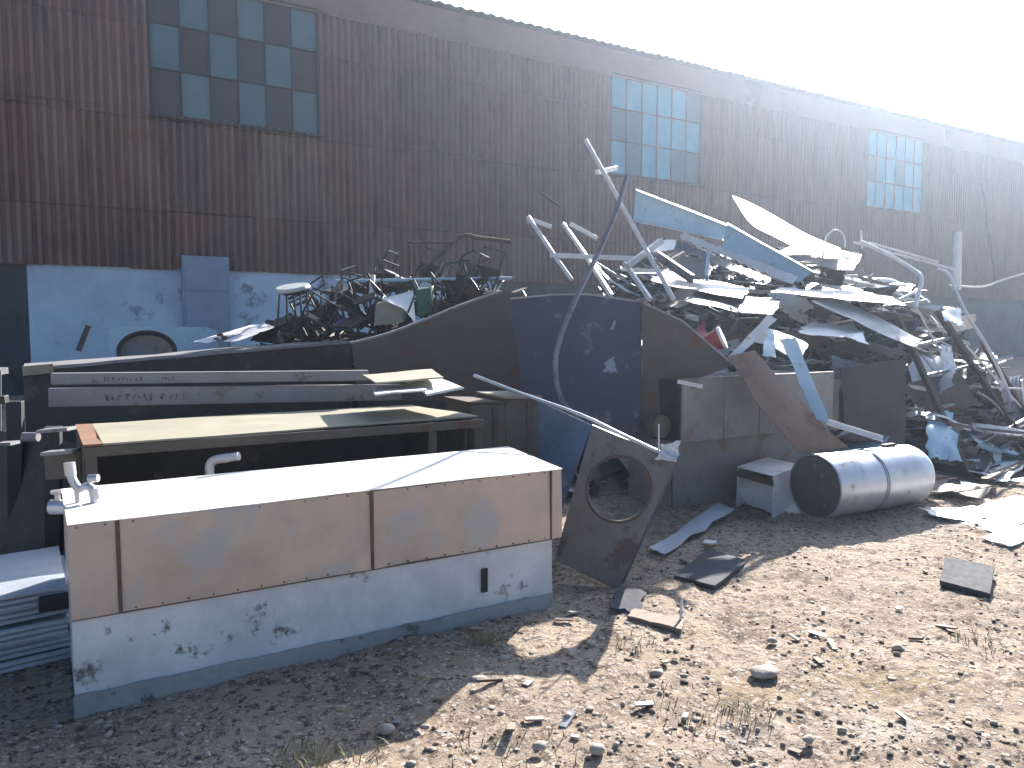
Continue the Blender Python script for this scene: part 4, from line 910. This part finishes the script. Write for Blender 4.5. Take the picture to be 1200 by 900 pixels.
# pale blue panel with a big oval opening
t = thing('panel_with_opening', 'pale blue sheet panel with a large dark oval opening, standing behind the container', 'panel', D(180,415,9.2))
pl = []
c0 = D(185,400,9.4); n_ = V((0,-1,.15)).normalized()
q_ = lambda x,y: PL(x,y,c0,n_)
mb = MB(); outer = [q_(126,382),q_(252,386),q_(262,470),q_(134,470)]; cc = (172,412); inn = []; out = []
for k in range(48):
    a = 2*math.pi*k/48; inn.append(q_(cc[0]+36*math.cos(a), cc[1]-25*math.sin(a)))
    dx, dy = math.cos(a), -math.sin(a); s_ = 1e9
    for lim,comp,o in ((256,dx,cc[0]),(128,dx,cc[0])):
        if abs(comp)>1e-6 and (lim-o)/comp>0: s_=min(s_,(lim-o)/comp)
    for lim in (383,468):
        if abs(dy)>1e-6 and (lim-cc[1])/dy>0: s_=min(s_,(lim-cc[1])/dy)
    out.append(q_(cc[0]+dx*s_, cc[1]+dy*s_))
vs = inn+out+[p-n_*.012 for p in inn]+[p-n_*.012 for p in out]; fs=[]
for i in range(48):
    j=(i+1)%48; fs += [(i,j,48+j,48+i),(96+i,144+i,144+j,96+j),(i,96+i,96+j,j),(48+i,48+j,144+j,144+i)]
mb.add(vs,fs); part('face', mb, M['pale_blue'], t)
mb = MB(); mb.prism([p-n_*.16 for p in inn], -n_*.02); part('backing', mb, M['grey_cab'], t)
mb = MB(); mb.tube([p-n_*.06 for p in inn],.05,6,closed=True); part('opening_rim', mb, M['dark_steel'], t)
mb = MB(); c = D(258,398,8.2); 
for dx,dz in ((-.04,0),(.05,.02),(.0,.05)): mb.rock(c+RT*dx+UPZ*dz,.035,int(dx*100)+9)
solo('rusty_lumps', mb, M['rust_rod'], 'cluster of rusty lumps on the container top beside the white slats', 'scrap')

# ================================================================== debris on the open ground
def slab(name, m_, label, pts, th=.03, cat='slab', bevel=.004, zs=(0,0,0,0), jag=.006, warp=.004, lift=.012):
    P = [G(x,y)+UPZ*(z+th+lift) for (x,y),z in zip(pts,zs)]
    mb = MB(); mb.sheet(P,10,6,th,warp,len(label),4,None,jag,0,0,False); return solo(name, mb, M[m_], label, cat)
slab('floor_slab','tile','dark slate grey rectangular slab lying alone on the sunlit gravel',((1101,688),(1160,704),(1165,676),(1107,664)),.03,zs=(0,0,.03,.03),jag=.003)
slab('flat_sheet','white','bright white flat sheet on the ground at the right edge',((1095,608),(1165,628),(1260,606),(1190,588)),.012,'sheet metal',zs=(0,.0,.05,.03),warp=.02)
slab('flat_sheet','white','small pale folded sheet under the right edge of the bright white flat sheet',((1150,634),(1185,645),(1240,624),(1205,616)),.012,'sheet metal',zs=(.0,.0,.05,.02),warp=.02)
slab('flat_sheet','wood','pale board lying near the silver tank at the heap foot',((1115,583),(1150,588),(1162,580),(1128,574)),.02,'board',zs=(0,0,.04,.04))
slab('flat_sheet','white','white panel scrap beyond the board at the far right of the heap foot',((1150,562),(1180,566),(1205,552),(1165,548)),.012,'sheet metal',zs=(0,0,.08,.06),warp=.03)
slab('dark_plank','wood','dark plank resting on the ground at the right edge of the picture',((1148,572),(1205,552),(1207,546),(1150,565)),.03,'plank',zs=(.02,.06,.06,.02))
slab('zinc_strip','rib_grey','ragged pale strip of sheet on the shaded ground right of the fan housing',((762,648),(780,655),(860,606),(842,600)),.006,'sheet metal',jag=.02,warp=.02,zs=(.02,.02,.06,.06))
slab('dark_tray','tile','dark flat tray lying on the shaded ground below the ragged pale strip',((790,680),(838,692),(876,662),(830,648)),.02,'tray',warp=.006)
slab('small_card','white','small pale chip on the dark tray',((824,645),(838,646),(840,642),(826,641)),.004,'scrap',lift=.05)
slab('broken_plate','tile','dark broken plate on the gravel edge below the fan housing',((716,722),(748,722),(758,702),(726,700)),.012,'plate',jag=.02,zs=(.03,.0,.02,.05))
slab('broken_board','wood','weathered board lying on the gravel beside the dark broken plate',((735,728),(800,744),(803,733),(742,718)),.02,'board',jag=.008)
bar('wood_stake','white','thin pale stake standing in the gravel beside the weathered board',(797,738,4.05),(799,703,4.1),.012,.012,cat='stake')
mb = MB(); mb.rock(G(896,790)+UPZ*.012,.075,4,flat=.28); solo('flat_stone', mb, M['stone'], 'pale flat stone lying alone in the sunlit gravel front right', 'stone')
for i,(px,py,s_,l_) in enumerate(((452,857,.035,'pale rounded stone at the shadow edge in the foreground'),(632,876,.03,'dark stone in the sunlit gravel at the bottom centre'),(700,880,.034,'brown stone in the sunlit gravel bottom centre right'),(948,868,.026,'small pale stone in the gravel at the bottom right'),(590,775,.035,'flat stone chip lying in the hood shadow near the sunlit spot'),(905,752,.03,'pale stone up the sunlit gravel above the lone flat stone'),(1155,868,.03,'grey stone in the bottom right corner'),(560,800,.04,'long stone at the tip of the hood shadow'),(770,790,.03,'brown stone left of the lone flat stone'),(1050,760,.03,'pale stone below the slate slab'),(665,840,.022,'small grey stone below the housing shadow'))):
    mb = MB(); mb.rock(G(px,py)+UPZ*s_*.25,s_,i+20,flat=.55); solo('stone', mb, M['stone'], l_, 'stone')
for k in range(14):
    px = R.uniform(1030,1215); py = R.uniform(552,612) if px > 1110 else R.uniform(556,592)
    c = G(px,py); a = R.uniform(0,6.28); u = V((math.cos(a),math.sin(a),R.uniform(-.1,.25)))*R.uniform(.1,.35); v_ = V((-math.sin(a),math.cos(a),R.uniform(-.1,.25)))*R.uniform(.06,.2); c.z = .03+abs(u.z)+abs(v_.z)
    mb = MB(); mb.sheet([c-u-v_,c+u-v_*R.uniform(.4,1),c+u*R.uniform(.5,1)+v_,c-u+v_],8,6,.006,.03,k+60,3,None,.02); solo('sheet_offcut', mb, M[R.choice(['white','mid_grey','wood','mid_grey','rust_sheet','grey_paint'])], 'sheet offcut lying on the ground at the right foot of the scrap heap', 'sheet metal', 'offcuts at the right foot of the heap')
for k in range(34):
    px,py = R.uniform(420,1190), R.uniform(655,890)
    if py < 700 and px < 720: continue
    c = G(px,py); c.z = gz(c.x,c.y)+.012; a = R.uniform(0,6.28); mb = MB(); mb.obox(c,(R.uniform(.03,.13),R.uniform(.012,.035),R.uniform(.006,.012)),Matrix.Rotation(a,3,'Z')@Matrix.Rotation(R.gauss(0,.15),3,'Y'))
    solo('litter_chip', mb, M[R.choice(['wood','rust_rod','wood','mid_grey','stone'])], 'small flat chip of wood or metal littering the sunlit gravel', 'litter', 'chips littering the gravel')
mb = MB()
for k in range(26):
    p = G(572,757)+V((R.gauss(0,.03),R.gauss(0,.03),0)); q2 = p+V((R.gauss(0,.05),R.gauss(0,.05),R.uniform(.03,.10))); mb.tube([p,(p+q2)/2+UPZ*.01,q2],.0018,4)
    for _ in range(2):
        l = p.lerp(q2,R.uniform(.5,1)); d1 = V((R.uniform(-1,1),R.uniform(-1,1),R.uniform(-.2,.6)))*.018; d2 = V((-d1.y,d1.x,0))*.4; mb.add([l,l+d1*.5+d2,l+d1,l+d1*.5-d2],[(0,1,2,3)],0)
solo('weed', mb, M['dry_grass'], 'small dry weed growing in the shadow at the foot of the hood', 'plant')
mb = MB()
for (px,py) in ((545,700),(525,718),(500,735)):
    for k in range(16):
        p = G(px,py)+V((R.gauss(0,.05),R.gauss(-.02,.02),0)); q2 = p+V((R.gauss(0,.03),R.gauss(0,.02),R.uniform(.03,.12))); mb.tube([p,q2],.0015,4)
        l = q2; d1 = V((R.uniform(-1,1),R.uniform(-.5,.5),R.uniform(0,.8)))*.03; d2 = V((-d1.y,d1.x,0))*.4+V((0,0,.003)); mb.add([l,l+d1*.5+d2,l+d1,l+d1*.5-d2],[(0,1,2,3)],0)
solo('weed', mb, M['green'], 'dark green weed growing against the white base of the hood', 'plant')

# ================================================================== light, sky, camera
SUN = ray(1060,-160).normalized(); EL = math.asin(SUN.z); AZ = math.atan2(SUN.x, SUN.y)
w = bpy.data.worlds.new('World'); sc.world = w; w.use_nodes = True; nt = w.node_tree
sky = nt.nodes.new('ShaderNodeTexSky'); sky.sky_type = 'NISHITA'; sky.sun_disc = False; sky.sun_elevation = EL; sky.sun_rotation = AZ
sky.dust_density = .4; sky.air_density = 1.0; sky.ozone_density = 4
bg = nt.nodes['Background']; bg.inputs['Strength'].default_value = .05; 
tc = nt.nodes.new('ShaderNodeTexCoord'); dt = nt.nodes.new('ShaderNodeVectorMath'); dt.operation = 'DOT_PRODUCT'; dt.inputs[1].default_value = SUN
nt.links.new(tc.outputs['Generated'], dt.inputs[0])           # added glow lobe round the sun, whitens the sky and backlights tops
mx_ = nt.nodes.new('ShaderNodeMath'); mx_.operation = 'MAXIMUM'; mx_.inputs[1].default_value = 0; nt.links.new(dt.outputs['Value'], mx_.inputs[0])
pw = nt.nodes.new('ShaderNodeMath'); pw.operation = 'POWER'; pw.inputs[1].default_value = 9.0; nt.links.new(mx_.outputs[0], pw.inputs[0])
vl = nt.nodes.new('ShaderNodeVectorMath'); vl.operation = 'SCALE'; vl.inputs[0].default_value = (32,34.5,38); nt.links.new(pw.outputs[0], vl.inputs['Scale'])
av = nt.nodes.new('ShaderNodeVectorMath'); av.operation = 'ADD'; nt.links.new(sky.outputs[0], av.inputs[0]); nt.links.new(vl.outputs[0], av.inputs[1])
nt.links.new(av.outputs[0], bg.inputs[0])
sl = bpy.data.lights.new('sun', 'SUN'); sl.energy = 5.0; sl.angle = rad(.53); sl.color = (1,.93,.84)
so = bpy.data.objects.new('sun', sl); COL.objects.link(so); so.rotation_euler = SUN.to_track_quat('Z','Y').to_euler(); so.location = SUN*60
cd = bpy.data.cameras.new('camera'); cd.sensor_width = 36; cd.lens = 36*FPX/1200; cd.clip_end = 2000; cd.clip_start = .05
co = bpy.data.objects.new('camera', cd); COL.objects.link(co)
co.matrix_world = Matrix((( RT.x, UP.x, -FW.x, CAM.x),(RT.y, UP.y, -FW.y, CAM.y),(RT.z, UP.z, -FW.z, CAM.z),(0,0,0,1)))
sc.camera = co
sc.view_settings.view_transform = 'Standard'; sc.view_settings.look = 'None'; sc.view_settings.gamma = 1; sc.view_settings.exposure = 1.68
GLARE_HAZE = .0018  # density of an added volume, mostly standing in for veiling lens glare
if GLARE_HAZE:
    mb = MB(); mb.box((-230,-230,-1),(230,230,15)); 
    hm = bpy.data.materials.new('lens_glare_haze'); hm.use_nodes = True; n_ = hm.node_tree; n_.nodes.remove(n_.nodes['Principled BSDF'])
    pv = n_.nodes.new('ShaderNodeVolumePrincipled'); pv.inputs['Color'].default_value = (.66,.80,1,1); pv.inputs['Density'].default_value = GLARE_HAZE; pv.inputs['Anisotropy'].default_value = .72
    n_.links.new(pv.outputs[0], n_.nodes['Material Output'].inputs['Volume'])
    struct('glare_haze', mb, hm, 'stuff')
